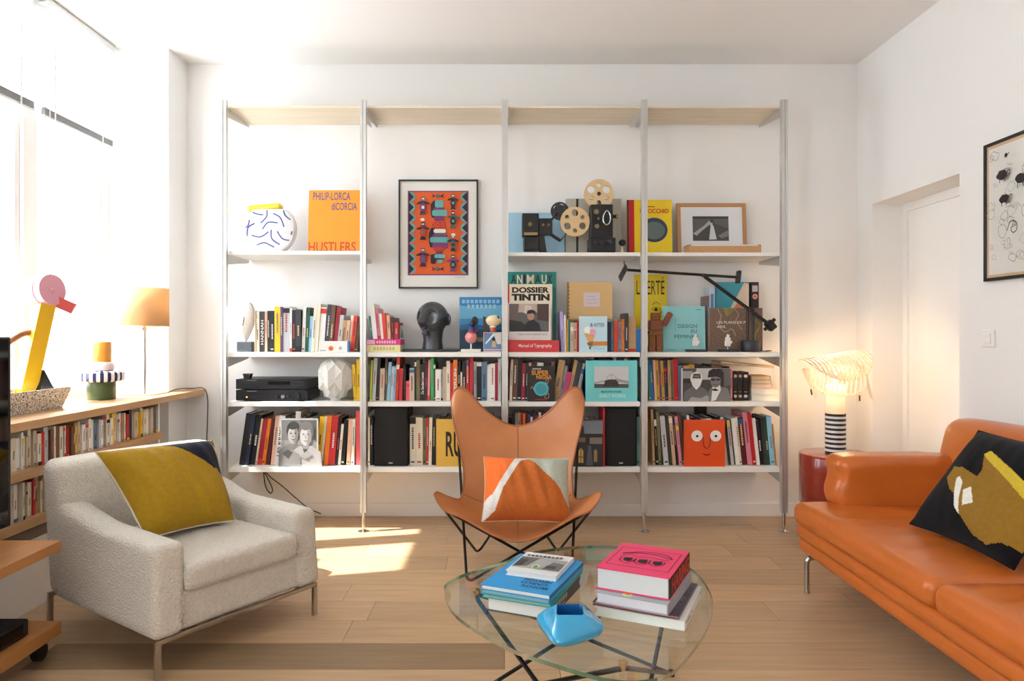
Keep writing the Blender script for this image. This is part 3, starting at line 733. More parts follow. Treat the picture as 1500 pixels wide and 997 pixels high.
for yy in (-.18, .18): add('foot', shift(cyl(.012, .003, 12), .08, yy, -.0002), black_pl, mp_)

# ---------------------------------------------------------------- red drum table and striped lamp
st = thing('drum_table', 'lacquered red drum side table between sofa and bookshelf', 'table', (1.935, 4.05, 0))
redl = M('#8f2a18', .22, coat=.5, var=.03)
add('drum', lathe([(.165, .0), (.165, .13), (.190, .16), (.205, .20), (.208, .468), (.204, .476)], 64, cap=True), redl, st)
add('table_top', shift(lathe([(.2, 0), (.207, .002), (.207, .010), (.203, .012)], 64), 0, 0, .474), M('#a3331d', .2, coat=.5, var=.03), st)
sl_ = thing('striped_lamp', 'lit lamp with black and white banded column and slotted white hood', 'lamp', (1.925, 4.05, .4862))
h_ = .0136
for i in range(17):
    add('column_band', shift(lathe([(.0575 if i % 2 else .0560, 0), (.0575 if i % 2 else .0560, h_)], 40), 0, 0, h_ * i), M('#141414', .4, var=.04) if i % 2 == 0 else M('#e9e7e4', .4, var=.02), sl_)
glowm = translucent('lamp_diffuser', '#fff4e2', .6)
add('upper_column', lathe([(.050, h_ * 17), (.050, .40)], 40, cap=False), glowm, sl_)
hood = translucent('lamp_hood', '#fbf2e4', .5)
# the hood: two slotted discs of sheet metal bowed about a level axis
def visor(name, half, r, a0, a1, c, rot, n, mat, parent):
    V, Fc = [], []; seg = 20
    for i in range(n):
        s0, s1 = -1 + 2 * i / n, -1 + 2 * (i + (1.0 if i % 2 == 0 else 1.0)) / n
        sm = (s0 + s1) / 2; lim = math.sqrt(max(0.02, 1 - sm * sm * .97))
        spans = [(-lim, lim)] if i % 2 == 0 else [(-lim, -lim * .80), (lim * .80, lim)]
        for (t0, t1) in spans:
            b0 = len(V)
            for k in range(seg + 1):
                t_ = t0 + (t1 - t0) * k / seg; a = R((a0 + a1) / 2 + (a1 - a0) / 2 * t_)
                for s_ in (s0, s1): V.append((half * s_, -r * math.sin(a), r * math.cos(a)))
            Fc += [(b0 + 2 * k, b0 + 2 * k + 1, b0 + 2 * k + 3, b0 + 2 * k + 2) for k in range(seg)]
    return add(name, (V, Fc), mat, parent, loc=c, rot=rot, solid=.0012)
visor('outer_hood', .205, .150, -50, 88, (-.012, 0, .425), (0, R(-8), R(14)), 33, hood, sl_)
visor('inner_hood', .150, .112, 10, 128, (0, 0, .405), (0, R(5), R(-20)), 25, hood, sl_)
add('side_fin', prism([(-.205, .49), (-.155, .505), (-.115, .34), (-.125, .315)], .001, 'y'), hood, sl_, loc=(0, -.02, 0), smooth=False)
add('side_fin', prism([(.125, .52), (.165, .49), (.215, .30), (.19, .325)], .001, 'y'), hood, sl_, loc=(0, -.02, 0), smooth=False)
for sx, zz in ((-.165, .375), (.115, .340)):
    add('counterweight', tube([(sx, -.05, zz), (sx + .006 * (1 if sx < 0 else 0), -.05, zz - .032)], .0045, 8), M('#5c4128', .4, .5), sl_)
    add('hanger_wire', tube([(sx * .9, -.05, zz + .07), (sx, -.05, zz)], .0012, 6), alu, sl_)
add('bulb', shift(sphere(.022, .022, .030, 16, 10), 0, 0, .44), M('#fff1d6', .4, emit='#ffdca8', estr=16.0), sl_)
lp2 = bpy.data.lights.new('striped_lamp_glow', 'POINT'); lp2.energy = 6.5; lp2.color = (1, .68, .38); lp2.shadow_soft_size = .04
lo2 = bpy.data.objects.new('lamp_light', lp2); COL.objects.link(lo2); lo2.parent = sl_; lo2.location = (0, 0, .475)

# ---------------------------------------------------------------- framed print on the back wall
fp = thing('framed_print', 'framed orange totem print in thin black frame on the end wall', 'picture', P(642, 342.5, 4.49))
w2, h2 = .2565, .351
blackf = M('#1a1a1b', .4, var=.05)
add('frame', join(bx(-w2, -w2 + .010, 0, .026, -h2, h2), bx(w2 - .010, w2, 0, .026, -h2, h2), bx(-w2 + .010, w2 - .010, 0, .026, -h2, -h2 + .010), bx(-w2 + .010, w2 - .010, 0, .026, h2 - .010, h2)), blackf, fp, smooth=False)
add('mat_board', bx(-w2 + .010, w2 - .010, .010, .024, -h2 + .010, h2 - .010), M('#e6e4dc', .8, var=.01), fp, smooth=False)
f = Face(fp, (-.198, .010, -.266), (.392, 0, 0), (0, 0, .546), (0, -1, 0), 'art_print')
og, dk, pu, tq, wt, gy, rd = [M(c, .7) for c in ('#e2602a', '#2e2430', '#7a3a6e', '#5fa8a4', '#e0ddd4', '#56615e', '#c23a26')]
f.rect(0, 0, 1, 1, pu).rect(.02, .014, .98, .986, og)
n = 8
for i in range(n):
    v0, v1 = .014 + .972 * i / n, .014 + .972 * (i + 1) / n; vm = (v0 + v1) / 2
    f.poly([(.02, v0), (.085, v0 + .01), (.125, vm - .02), (.125, vm + .02), (.085, v1 - .01), (.02, v1)], tq); f.poly([(.98, v0), (.98, v1), (.915, v1 - .01), (.875, vm + .02), (.875, vm - .02), (.915, v0 + .01)], tq)
    f.poly([(.02, v0), (.105, vm), (.02, v1)], dk); f.poly([(.98, v0), (.98, v1), (.895, vm)], dk)
# central totem with its dark shade to the side
for (a, b, c, dd) in ((.40, .68, .60, .88), (.37, .33, .62, .56), (.40, .135, .61, .25)): f.poly([(a, b), (a + .05, b - .0), (a + .08, dd), (a + .02, dd), (a - .02, (b + dd) / 2 + .05), (a - .02, (b + dd) / 2 - .05)], dk)
for (u0, v0, u1, v1, m) in ((.45, .80, .59, .885, tq), (.42, .775, .61, .80, pu), (.405, .70, .65, .77, tq), (.44, .64, .60, .70, pu), (.40, .555, .62, .63, rd), (.43, .50, .63, .545, wt), (.43, .475, .63, .50, gy), (.40, .45, .66, .475, pu), (.37, .385, .69, .45, tq), (.41, .32, .66, .385, pu), (.43, .285, .58, .33, rd), (.46, .25, .58, .28, pu), (.44, .20, .62, .245, tq), (.46, .185, .60, .20, pu), (.485, .14, .575, .185, tq)):
    f.poly([(u0, v0 + .012), (u0 + .02, v0), (u1 - .02, v0), (u1, v0 + .012), (u1, v1 - .012), (u1 - .02, v1), (u0 + .02, v1), (u0, v1 - .012)], m)
for v in (.935, .075):
    f.ell(.50, v, .04, .022, gy); f.poly([(.46, v), (.39, v + .028), (.42, v), (.39, v - .028)], dk); f.poly([(.54, v), (.61, v + .028), (.58, v), (.61, v - .028)], dk)
for u in (.42, .50, .58): f.ell(u, .592, .026, .022, og).ell(u, .592, .012, .010, dk)
def totem(u, v, s, cols):
    a, b, c, e = cols
    f.rect(u - .03 * s, v + .055 * s, u + .03 * s, v + .10 * s, a); f.rect(u - .02 * s, v + .07 * s, u + .02 * s, v + .085 * s, wt)
    f.poly([(u - .10 * s, v + .03 * s), (u - .04 * s, v + .05 * s), (u + .04 * s, v + .05 * s), (u + .10 * s, v + .03 * s), (u + .10 * s, v + .015 * s), (u - .10 * s, v + .015 * s)], b)
    f.ell(u, v - .02 * s, .05 * s, .055 * s, c, 8); f.rect(u - .022 * s, v - .035 * s, u + .022 * s, v - .002 * s, e)
    f.poly([(u - .05 * s, v - .10 * s), (u + .05 * s, v - .10 * s), (u + .03 * s, v - .06 * s), (u - .03 * s, v - .06 * s)], b)
totem(.255, .82, 1.05, (gy, dk, pu, wt)); totem(.255, .52, 1.05, (dk, dk, rd, gy)); totem(.255, .21, 1.1, (pu, dk, pu, gy))
totem(.75, .865, 0.9, (gy, dk, dk, tq)); totem(.75, .655, 1.0, (dk, gy, dk, tq)); totem(.75, .375, 0.95, (gy, dk, gy, dk)); totem(.75, .14, 1.0, (dk, pu, dk, tq))
f.ell(.25, .653, .035, .016, wt); f.ell(.755, .475, .035, .016, wt); f.stroke([(.78, -.03), (.82, -.022), (.85, -.032), (.90, -.024), (.95, -.03)], .0015, gy, 3)
f.done()

# framed doodle sheet on the right wall
fd = thing('framed_drawing', 'sheet of black ink doodles in a black frame on the side wall', 'picture', (XR - .028, 3.02, 1.745))
hw, hh = .265, .32
add('frame', join(bx(0, .026, -hw, -hw + .014, -hh, hh), bx(0, .026, hw - .014, hw, -hh, hh), bx(0, .026, -hw + .014, hw - .014, -hh, -hh + .014), bx(0, .026, -hw + .014, hw - .014, hh - .014, hh)), blackf, fd, smooth=False)
add('mat_board', bx(.008, .024, -hw + .014, hw - .014, -hh + .014, hh - .014), M('#d9b58e', .8, var=.02), fd, smooth=False)
f = Face(fd, (.008, hw - .028, -hh + .028), (0, -2 * hw + .056, 0), (0, 0, 2 * hh - .056), (-1, 0, 0), 'ink_drawing')
f.rect(0, 0, 1, 1, M('#e3e1da', .8)); ink = M('#1d1d1f', .7); ik2 = M('#8a8a88', .7)
rd_ = random.Random(3)
for i in range(70):
    u, v = rd_.uniform(.05, .95), rd_.uniform(.05, .95); s = rd_.uniform(.02, .055); m = ink if rd_.random() < .4 else ik2
    k = rd_.random()
    if k < .55: f.stroke([(u + s * 1.3 * math.cos(a) * rd_.uniform(.5, 1.2), v + s * math.sin(a) * rd_.uniform(.5, 1.2)) for a in [j * 1.05 for j in range(6)]], .0016, m, 4, closed=True)
    elif k < .8: f.stroke([(u + s * rd_.uniform(-1, 1) * 1.4, v + s * rd_.uniform(-1, 1)) for j in range(5)], .0016, m, 4)
    else:
        for q in range(3): f.stroke([(u + s * (j - 2) * .7, v - q * .012 + rd_.uniform(-.004, .004)) for j in range(5)], .0012, ik2, 2)
for (u, v, s) in ((.24, .76, .055), (.27, .57, .05), (.48, .69, .06), (.30, .90, .02), (.62, .40, .05), (.75, .8, .05)):
    f.poly([(u + s * math.cos(a) * rd_.uniform(.75, 1.25) * 1.2, v + s * .7 * math.sin(a) * rd_.uniform(.8, 1.2)) for a in [j * .5236 for j in range(12)]], ink)
    f.stroke([(u + s, v), (u + 1.7 * s, v + .5 * s), (u + 2.0 * s, v + .2 * s)], .004, ink, 4)
    f.stroke([(u - .5 * s, v), (u - .6 * s, v - 1.1 * s)], .004, ink); f.stroke([(u + .5 * s, v), (u + .6 * s, v - 1.1 * s)], .004, ink)
f.stroke([(.40 + .03 * k * math.cos(k * 1.2) / 3, .33 + .03 * k * math.sin(k * 1.2) / 3.4) for k in range(1, 9)], .004, ink, 4)
f.done()
add('glazing', bx(.0005, .0018, -hw + .014, hw - .014, -hh + .014, hh - .014), see_through('picture_glass', (1, 1, 1, 1), .03, fres=False), fd, smooth=False)

sw = thing('light_switch', 'square white light switch on the wall above the sofa', 'switch', (XR - .012, 3.28, 1.158))
add('plate', shift(softbox(.011, .082, .082, .003, 2), .006, 0, 0), M('#eeede9', .35, var=.01), sw)
add('rocker', bx(-.004, .002, -.024, .024, -.024, .024), M('#f3f2ef', .3, var=.01), sw, smooth=False, bevel=.002)

# ---------------------------------------------------------------- things on the coffee table
def flat_book(name, label, c, w, d, h, ang, cov, z, page='#e4e4e2', spine=None, spine_side='x', group=None):
    """lying book, w along local x, d along local y, spine on the +x side"""
    t = thing(name, label, 'book', (c[0], c[1], z), (0, 0, ang), group)
    b = min(.003, h * .14)
    add('cover', join(bx(-w / 2, w / 2, -d / 2, d / 2, h - b, h), bx(-w / 2, w / 2, -d / 2, d / 2, 0, b), bx(w / 2 - b, w / 2, -d / 2, d / 2, b, h - b)), [cov, spine or cov], t, smooth=False, faces_mat=[0] * 12 + [1] * 6)
    add('page_block', bx(-w / 2 + .004, w / 2 - b, -d / 2 + .003, d / 2 - .003, b, h - b), M(page, .75, var=.04, vscale=60, stretch=(1, 1, 40)), t, smooth=False)
    t['h'] = h
    return t
def top_face(t, w, d, h): return Face(t, (-w / 2, -d / 2, h), (w, 0, 0), (0, d, 0), (0, 0, 1))
def spine_face(t, w, d, h): return Face(t, (w / 2, -d / 2, 0), (0, d, 0), (0, 0, h), (1, 0, 0))
G_ = .4202
ang = math.atan2(-.078, .1775)
pl = 'art books stacked on the glass table'
c1 = (.085, 1.985); z = G_
w, d, h = .195, .285, .040
t = flat_book('book', 'thick white page art book with grey spine under the blue books', (c1[0] + .004, c1[1] + .012), .182, .270, .042, ang, M('#4b4845', .5, var=.08), z, group=pl)
sf = spine_face(t, .185, .275, .042); m = M('#b9b4ac', .6)
for i in range(8): sf.rect(.12 + i * .05, .45, .155 + i * .05, .75, m)
sf.rect(.12, .22, .45, .32, m); sf.ell(.93, .5, .02, .2, m); sf.done()
z += .0425
t = flat_book('book', 'thin teal green book sandwiched in the blue stack', c1, .197, .288, .010, ang + R(1.0), M('#1f9a8f', .5, var=.04), z, page='#8fb3b0', group=pl); z += .0104
t = flat_book('book', 'thin turquoise book sandwiched in the blue stack', c1, .197, .288, .011, ang + R(-.6), M('#2aa3c4', .5, var=.04), z, page='#8fb3bb', group=pl); z += .0114
t = flat_book('book', 'bright blue hardback with black lettering on top of the blue stack', c1, .200, .292, .013, ang, M('#1c94d4', .45, var=.03), z, group=pl, spine=M('#0f5f96', .5, var=.05))
f = top_face(t, .2, .292, .013); k_ = M('#14314a', .6)
for i, s in enumerate(('MONTE', 'CARLO', 'MEHDI')):
    pass
f.text('MONTE', .52, .10, .90, .155, k_, .02, True); f.text('CARLO', .47, .18, .86, .235, k_, .02, True); f.text('NEWTON', .48, .26, .88, .315, k_, .02, True)
f.rect(.655, .385, .80, .41, M('#e6e6e6', .6)); f.done(); z += .0134
wq, dq = .148, .178
t = flat_book('magazine', 'small grey photo magazine on the blue book stack', (.105, 2.02), wq, dq, .014, ang + R(2), M('#e2e1de', .35, var=.02), z, group=pl)
f = top_face(t, wq, dq, .014); g1, g2, g3, gr = [M(c, .5) for c in ('#6a6866', '#a9a7a4', '#3c3a38', '#5aa048')]
f.rect(.02, .20, .98, .74, g2).poly([(.03, .22), (.03, .72), (.40, .72), (.30, .30)], g1).poly([(.05, .25), (.05, .6), (.22, .6), (.2, .3)], g3).poly([(.62, .22), (.97, .22), (.97, .55), (.72, .60)], g1).rect(.66, .30, .86, .42, g3)
f.ell(.48, .30, .075, .10, M('#d8dccf', .5)).ell(.48, .29, .05, .075, gr, 9)
for i in range(9): f.rect(.10 + i * .085, .76, .10 + i * .085 + .06, .84, g3 if i % 3 else g1)
f.done()

z = G_; c2 = (.395, 1.965); ang2 = math.atan2(-.09, .18)
t = flat_book('book', 'wide white softcover book at the bottom of the pink stack', (c2[0] + .012, c2[1] - .018), .238, .272, .024, ang2 + R(2), M('#e6e3de', .4, var=.02), z, page='#dfe6df', group=pl)
sf = spine_face(t, .238, .272, .024); sf.rect(.10, .35, .3, .6, M('#8a857c', .6)); sf.rect(.36, .4, .42, .6, M('#8a857c', .6)); sf.ell(.93, .5, .015, .2, M('#55504a', .6)); sf.done(); z += .0245
t = flat_book('magazine', 'dark glossy magazine lying under the pink hardback stack', (c2[0] + .004, c2[1] - .012), .232, .262, .008, ang2 + R(1), M('#4a3f52', .25, var=.35, vscale=18), z, page='#b86f6a', group=pl); z += .0084
t = flat_book('book', 'pale grey hardback with yellow round label below the pink hardback', (c2[0] - .002, c2[1] - .016), .196, .262, .030, ang2 - R(1), M('#a9abb3', .5, var=.03), z, page='#d9d9e0', group=pl)
f = top_face(t, .196, .262, .03); f.ell(.43, .055, .07, .045, M('#e2d98f', .6)).ell(.43, .055, .04, .025, M('#c9b94f', .6)); f.done(); z += .0314
ph = .058
t = flat_book('book', 'thick hot pink hardback with black drawing on the glass table', c2, .200, .250, ph, ang2, M('#ea3f6f', .45, var=.03), z, page='#d4d9da', group=pl, spine=M('#1c1416', .5, var=.05))
f = top_face(t, .2, .25, ph); kk = M('#1a1214', .6)
f.stroke([(.07, .17), (.93, .17), (.93, .83), (.07, .83)], .0022, kk, closed=True)
f.stroke([(.15, .60), (.25, .66), (.40, .74), (.60, .76), (.78, .70), (.86, .60), (.80, .62), (.60, .69), (.40, .68), (.25, .62)], .003, kk, 4, closed=True)
f.stroke([(.18, .52), (.30, .56), (.42, .53), (.56, .58), (.70, .54), (.84, .55)], .002, kk, 5)
for u in (.29, .50, .71):
    f.stroke([(u - .10, .46), (u - .09, .34), (u, .27), (u + .09, .34), (u + .10, .46)], .0022, kk, 5); f.poly([(u - .055, .44), (u + .06, .47), (u + .065, .36), (u + .0, .33), (u - .05, .36)], kk)
f.done()
sf = spine_face(t, .2, .25, ph); sf.text('HARING', .10, .12, .95, .88, M('#c8443c', .5), .03); sf.done()

bw = thing('ceramic_ashtray', 'glossy turquoise ceramic ashtray with square opening, on the glass table', 'ashtray', (.165, 1.756, G_))
def quad_ring(c, z, rnd, k=9):
    """a quadrilateral with rounded corners, same count and start for every ring"""
    o = []; n = 4
    for i in range(n):
        p, q, r = Vector(c[i - 1]), Vector(c[i]), Vector(c[(i + 1) % n])
        a_ = q + (p - q) * rnd; b_ = q + (r - q) * rnd
        for j in range(k + 1): t_ = j / k; e = a_ * (1 - t_) ** 2 + q * 2 * t_ * (1 - t_) + b_ * t_ * t_; o.append((e.x, e.y, z))
    return o
def rings(rs):
    n = len(rs[0]); V = [p for r in rs for p in r]
    return V, [(j * n + i, j * n + (i + 1) % n, (j + 1) * n + (i + 1) % n, (j + 1) * n + i) for j in range(len(rs) - 1) for i in range(n)] + [tuple(reversed(range(n))), tuple((len(rs) - 1) * n + i for i in range(n))]
QB = [(-.092, .044), (-.046, -.128), (.092, -.039), (.047, .126)]; QT = [(-.0334, .018), (-.0395, -.055), (.030, -.055), (.035, .018)]
def mixq(t_, s=1.0): return [((a[0] * (1 - t_) + b[0] * t_) * s, (a[1] * (1 - t_) + b[1] * t_) * s) for a, b in zip(QB, QT)]
tqm = M('#2b9fd0', .12, coat=.6, var=.04, vscale=5)
rg = [quad_ring(mixq(0, .50), 0, .42), quad_ring(mixq(0, .74), .003, .36), quad_ring(mixq(0, .95), .016, .28), quad_ring(mixq(0, 1.0), .028, .24), quad_ring(mixq(.08, 1.0), .037, .22), quad_ring(mixq(.45), .052, .20), quad_ring(mixq(.85), .065, .16), quad_ring(mixq(.98), .069, .13), quad_ring(mixq(1.0, .95), .0695, .12)]
dbody = rings(rg); add('body', (dbody[0], dbody[1][:-1]), tqm, bw, angle=50)
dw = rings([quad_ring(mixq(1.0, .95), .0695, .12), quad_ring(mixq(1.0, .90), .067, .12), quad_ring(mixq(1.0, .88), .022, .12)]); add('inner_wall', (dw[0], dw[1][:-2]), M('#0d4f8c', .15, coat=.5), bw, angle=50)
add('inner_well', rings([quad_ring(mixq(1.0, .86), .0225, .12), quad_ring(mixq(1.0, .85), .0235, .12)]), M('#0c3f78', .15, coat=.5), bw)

# ---------------------------------------------------------------- rows of upright books
KD = 4.235 / F
rs = random.Random(42); COUNT = {}
ROWP = {'B': 'middle shelf', 'C': 'second lowest shelf', 'D': 'lowest shelf'}
BAYP = ['', 'first bay', 'second bay', 'third bay', 'fourth bay']
TITLES = {('D', 1, 9): 'LES KRIMS', ('C', 2, 16): 'De Sanders Leven', ('B', 1, 3): 'HANNAH', ('C', 2, 26): 'BERLIN'}
def run(row, bay, z, px0, px1, spec, extra='', D=4.235, stop=0.0):
    items = []
    for tok in spec.replace('\n', '').split(','):
        q = tok.strip().split(':'); items.append((q[0], float(q[1]), float(q[2]), float(q[3]) if len(q) > 3 else 0.0))
    # natural length
    def place(sc):
        x = 0.0; out = []; pa, ph = None, 0
        for c, w, h, a in items:
            w_ = w * sc
            if pa is not None and pa > a: x += .35 + min(ph, h) * (math.tan(R(pa)) - math.tan(R(a)))
            adv = w_ / math.cos(R(a)); out.append((x, adv, c, w_, h, a)); x += adv; pa, ph = a, h
        return x, out
    L0, L1 = place(.001)[0], place(1.0)[0]
    sc = (px1 - px0 - L0) / (L1 - L0) if L1 > L0 else 1
    k_ = D / F
    for x, adv, c, w, h, a in place(sc)[1]:
        n = COUNT.get((row, bay), 0) + 1; COUNT[(row, bay)] = n
        wm, hm = max(w * k_ - .0006, .003), h * k_ * rs.uniform(.985, 1.01)
        px = px0 + x + (adv if a > 0 else 0)
        dj = D + rs.uniform(-.004, .012)
        lab = f'{"slim" if wm < .016 else "thick"} {c} book, {ordinal(n)} upright from the left, {ROWP[row]}, {BAYP[bay]}{extra}'
        ttl = TITLES.get((row, bay, n))
        b = book('book', lab, 'book', ((px - VX) * k_, dj, z + .0006), wm, hm, rs.uniform(.15, .22), cmat(c, .45), a, 0, f'upright books on the {ROWP[row]}', page=rs.choice(['#e9e1cf', '#efece4', '#ddd2bb']), prints=None if ttl else deco(rs, c))
        if ttl:
            x0, x1 = (-wm, 0) if a > 0 else (0, wm)
            Face(b, (x0, 0, 0), (x1 - x0, 0, 0), (0, 0, hm), (0, -1, 0)).text(ttl, .22, .18, .80, .78, M('#e8e6e0' if c in ('black', 'charcoal', 'orange') else '#222428', .6), .015, up=True)

run('B', 1, Z_B, 373, 523, 'beige:2:60,cream:5:60,charcoal:7.5:60,peach:4:60,black:4:60,black:7.5:60,yellow:9:66,purple:4:66,silver:10:66,white:3.5:65,black:6.5:62,charcoal:7.5:62,white:5:64:2,dark-green:5:65:3,sky-blue:5:53:3,cream:5:66:4,cream:5:70:4,white:9:66:4,charcoal:7:70:5,brown:6:68:5,crimson:6:66:6,silver:6:55:6,tan:6:46:6,peach:5:46:6,cream:4:53:6,scarlet:6:53:6,brown:5:50:6')
run('B', 3, Z_B, 822, 939, 'lilac:5:59:-2,white:3:54:-1,gold:3:47,teal:3:46,beige:5:43,peach:5:43,red:3:46,navy:4:45,purple:4:46,tan:8:44,charcoal:9:45,navy:8:46,brown:9:44,navy:7:44,teal:4:45,scarlet:6:46,grey:7:45,orange:3:48,charcoal:6:57,tan:12:52,blue:7:34')
run('C', 1, Z_C, 518, 529, 'yellow:5:53:-3,yellow:6:61:-1')
run('C', 2, Z_C, 541.5, 734, 'lime:3:60:2,silver:6:63:3,black:5:62:3,beige:8:47:2,brown:3:62:1,sky-blue:5:57:3,white:4:50:3,sky-blue:4:50:3,scarlet:5:64:3,red:6:47:2,black:4:52,coral:6:29,beige:8:48,black:3:58,olive:6:60,black:8:53,maroon:4:58,pink:4:59:1,green:5:63,charcoal:3:55,white:9:46,silver:3:46,beige:6:50,cream:6:58,red:5:56,orange:7:60,black:5:58,cream:3:42,black:6:58,red:5:60,red:6:63:1,grey:5:58,black:8:58,slate-blue:9:57,white:5:54,white:8:54,crimson:5:57,silver:5:62')
run('C', 3, Z_C, 744, 846, 'maroon:2:62:2,cream:3:60:2,brown:6:61:2,black:6:60:2,crimson:4:55:2,charcoal:4:56:2,beige:3:56:2,maroon:7:58:2,white:8:56:3,black:8:56:3,brown:5:57:4,tan:8:60:10,grey:4:52:11,magenta:6:42:11,tan:4:60:12,charcoal:7:58:12,silver:3:55:12')
run('C', 3, Z_C, 859, 933, 'blue:5:52:1,black:12:60:1,navy:10:62,charcoal:12:60,lilac:4:64,black:12:62,beige:5:62,black:10:61,teal:4:60')
run('C', 4, Z_C, 951, 1073, 'teal:3:60:-3,blue:5:60:-3,peach:3:60:-3,gold:5:59:-3,purple:3:59:-3,gold:4:59:-3,navy:5:59:-3,tan:4:60:-2,olive:4:60:-2,red:7:61:-2,slate-blue:6:52:-2,tan:8:52,gold:8:53,black:12:52,charcoal:12:50,brown:14:53,black:12:50,pink:4:46')
run('D', 1, Z_D, 350, 529, 'black:9:75:8,navy:6:75:8,black:9:74:8,beige:3:68:8,crimson:6.5:68:8,orange:5.5:68:8,maroon:5:68:7,peach:7:73:6,white:9:72:6,black:7:70:6,charcoal:8:72:6,white:8:80:5,brown:7:70:5,black:8:74:5,silver:5:70:5,white:4:68:5,black:4:70:6,yellow:8:72:6,cream:4:72:6,orange:7:72:5,red:10:72:5,black:5:70:5,cream:4:60:5,black:6:66:5,peach:6:68:3,cream:5:68:2,coral:8:80:0')
run('D', 2, Z_D, 539, 546.5, 'cream:3:71,black:5:70')
run('D', 2, Z_D, 600, 735, 'cream:9:70,cream:10:70,olive:5:68,red:3.5:68,cream:4.5:70:1,black:5:70:1,charcoal:5:70:1,black:10:72,charcoal:9:70,maroon:7:72,black:9:68,brown:8:74,red:4:72,black:10:70,navy:9:71,beige:7:68,crimson:6:75,black:12:66')
run('D', 3, Z_D, 745, 876, 'black:6:70,charcoal:4:72,grey:4:76,tan:4:77,crimson:4:76,orange:3:76,maroon:4:76,purple:4:75,white:3:70,charcoal:5:77,crimson:4:74,white:4:78,black:6:76,brown:8:70,black:9:72,navy:8:70,charcoal:10:72,maroon:7:66,black:9:66,charcoal:8:68,black:10:66,brown:10:66')
run('D', 3, Z_D, 933.5, 940, 'turquoise:4:70,tan:3.5:75')
run('D', 4, Z_D, 956, 1138, 'tan:4:82:-2,black:4:80:-3,olive:5:78:-3,silver:8:72:-5,maroon:3:70:-5,dark-green:3:72:-5,peach:6:71:-5,black:3:70:-5,pink:5:71:-6,brown:6:75:-6,charcoal:5:72:-6,gold:4:66:-6,white:4:74:-6,crimson:3:72:-6,black:8:70:-6,navy:7:72:-6,cream:8:68:-6,charcoal:9:70:-6,teal:6:68:-6,black:8:72:-6,cream:6:70:-6,charcoal:4:66:-6,silver:5:66:-6,dark-green:3:66:-6,white:6:68:-6,cream:4:70:-6,maroon:9:70:-6,pink:8:78:-6,red:6:75:-6,white:5:70:-6,black:7:66:-6,charcoal:5:70:-5,dark-green:5:72:-5,sky-blue:8:72:-5,ochre:2:60:-5')

# ---------------------------------------------------------------- books shown cover first
def cover_book(label, px0, px1, py0, D, t, z, col, spine=None, lean=0, py1=None, name='book', cat='book', page='#ece6d8', rough=.4):
    k = D / F; w = (px1 - px0) * k; h = (ZW(py0, D) - z)
    if py1 is not None: h = (py1 - py0) * k
    lift = t * math.sin(R(lean))
    o = thing(name, label, cat, (((px0 + px1) / 2 - VX) * k, D, z + lift + .0004), (R(-lean), 0, 0))
    b = min(.0025, t * .2); cm = M(col, rough, var=.03, vscale=10); sm = M(spine, rough, var=.03) if spine else cm
    add('cover', join(bx(-w / 2, w / 2, 0, b, 0, h), bx(-w / 2, w / 2, t - b, t, 0, h), bx(-w / 2, -w / 2 + b, b, t - b, 0, h)), [cm, sm], o, smooth=False, faces_mat=[0] * 12 + [1] * 6)
    add('page_block', bx(-w / 2 + b, w / 2 - .003, b, t - b, .002, h - .003), M(page, .8, var=.04, vscale=40), o, smooth=False)
    return o, Face(o, (-w / 2, 0, 0), (w, 0, 0), (0, 0, h), (0, -1, 0))
G = lambda v: M('#%02x%02x%02x' % (v, v, v), .5)
def c_(h): return M(h, .5)
FD = 4.190

# upper shelf, first bay
o, f = cover_book('orange photo book with purple and red lettering, on the upper shelf', 450.5, 527, 277, 4.30, .022, Z_A1, '#eb9a1e', '#c9421d', 5)
pu_, re_ = c_('#5b4a86'), c_('#cf4422')
f.text('PHILIP-LORCA', .08, .84, .80, .965, pu_, .01); f.text('diCORCIA', .44, .68, .93, .80, pu_, .01); f.text('HUSTLERS', .02, .015, .92, .175, re_, .01); f.done()

vz = thing('disc_vase', 'round white disc vase with blue squiggles and yellow rim, upper shelf', 'vase', (XW(396.7, 4.32), 4.32, Z_A1))
kz = 4.32 / F; rr_ = 37.3 * kz; zc = ZW(336, 4.32) - Z_A1
cer = M('#e6e5e6', .22, coat=.4, var=.02)
def disc_body(p):
    x, y, z = p; return Vector((x, y * (1 - .15 * (abs(x) / rr_) ** 2), max(z, -zc + .006)))
ring_n = 56
pr = [(.001, -.035), (rr_ * .93, -.035), (rr_ * .98, -.030), (rr_, -.020), (rr_, 0), (rr_, .020), (rr_ * .98, .030), (rr_ * .93, .035), (.001, .035)]
d = lathe(pr, ring_n, cap=False); d = ([(p[0], p[2], min(max(p[1], -zc + .005), 28.5 * kz)) for p in d[0]], [tuple(reversed(q)) for q in d[1]])
add('body', d, cer, vz, loc=(0, 0, zc))
add('rim', softbox(49 * kz, .075, 9.5 * kz, .017, 4), M('#efcf2e', .25, coat=.4, var=.02), vz, loc=(-7.5 * kz, 0, zc + 31.5 * kz), rot=(0, R(-5), 0))
add('foot', softbox(38 * kz, .05, .014, .005, 3), M('#1a1a1c', .3, var=.03), vz, loc=(-1 * kz, 0, .0072))
f = Face(vz, (-rr_, -.0355, zc - rr_), (2 * rr_, 0, 0), (0, 0, 2 * rr_), (0, -1, 0), 'squiggle'); bl_ = c_('#3a4c9c')
def V2(*pts): return [((x - 246) / 464, 1 - (y - 368) / 464) for x, y in pts]
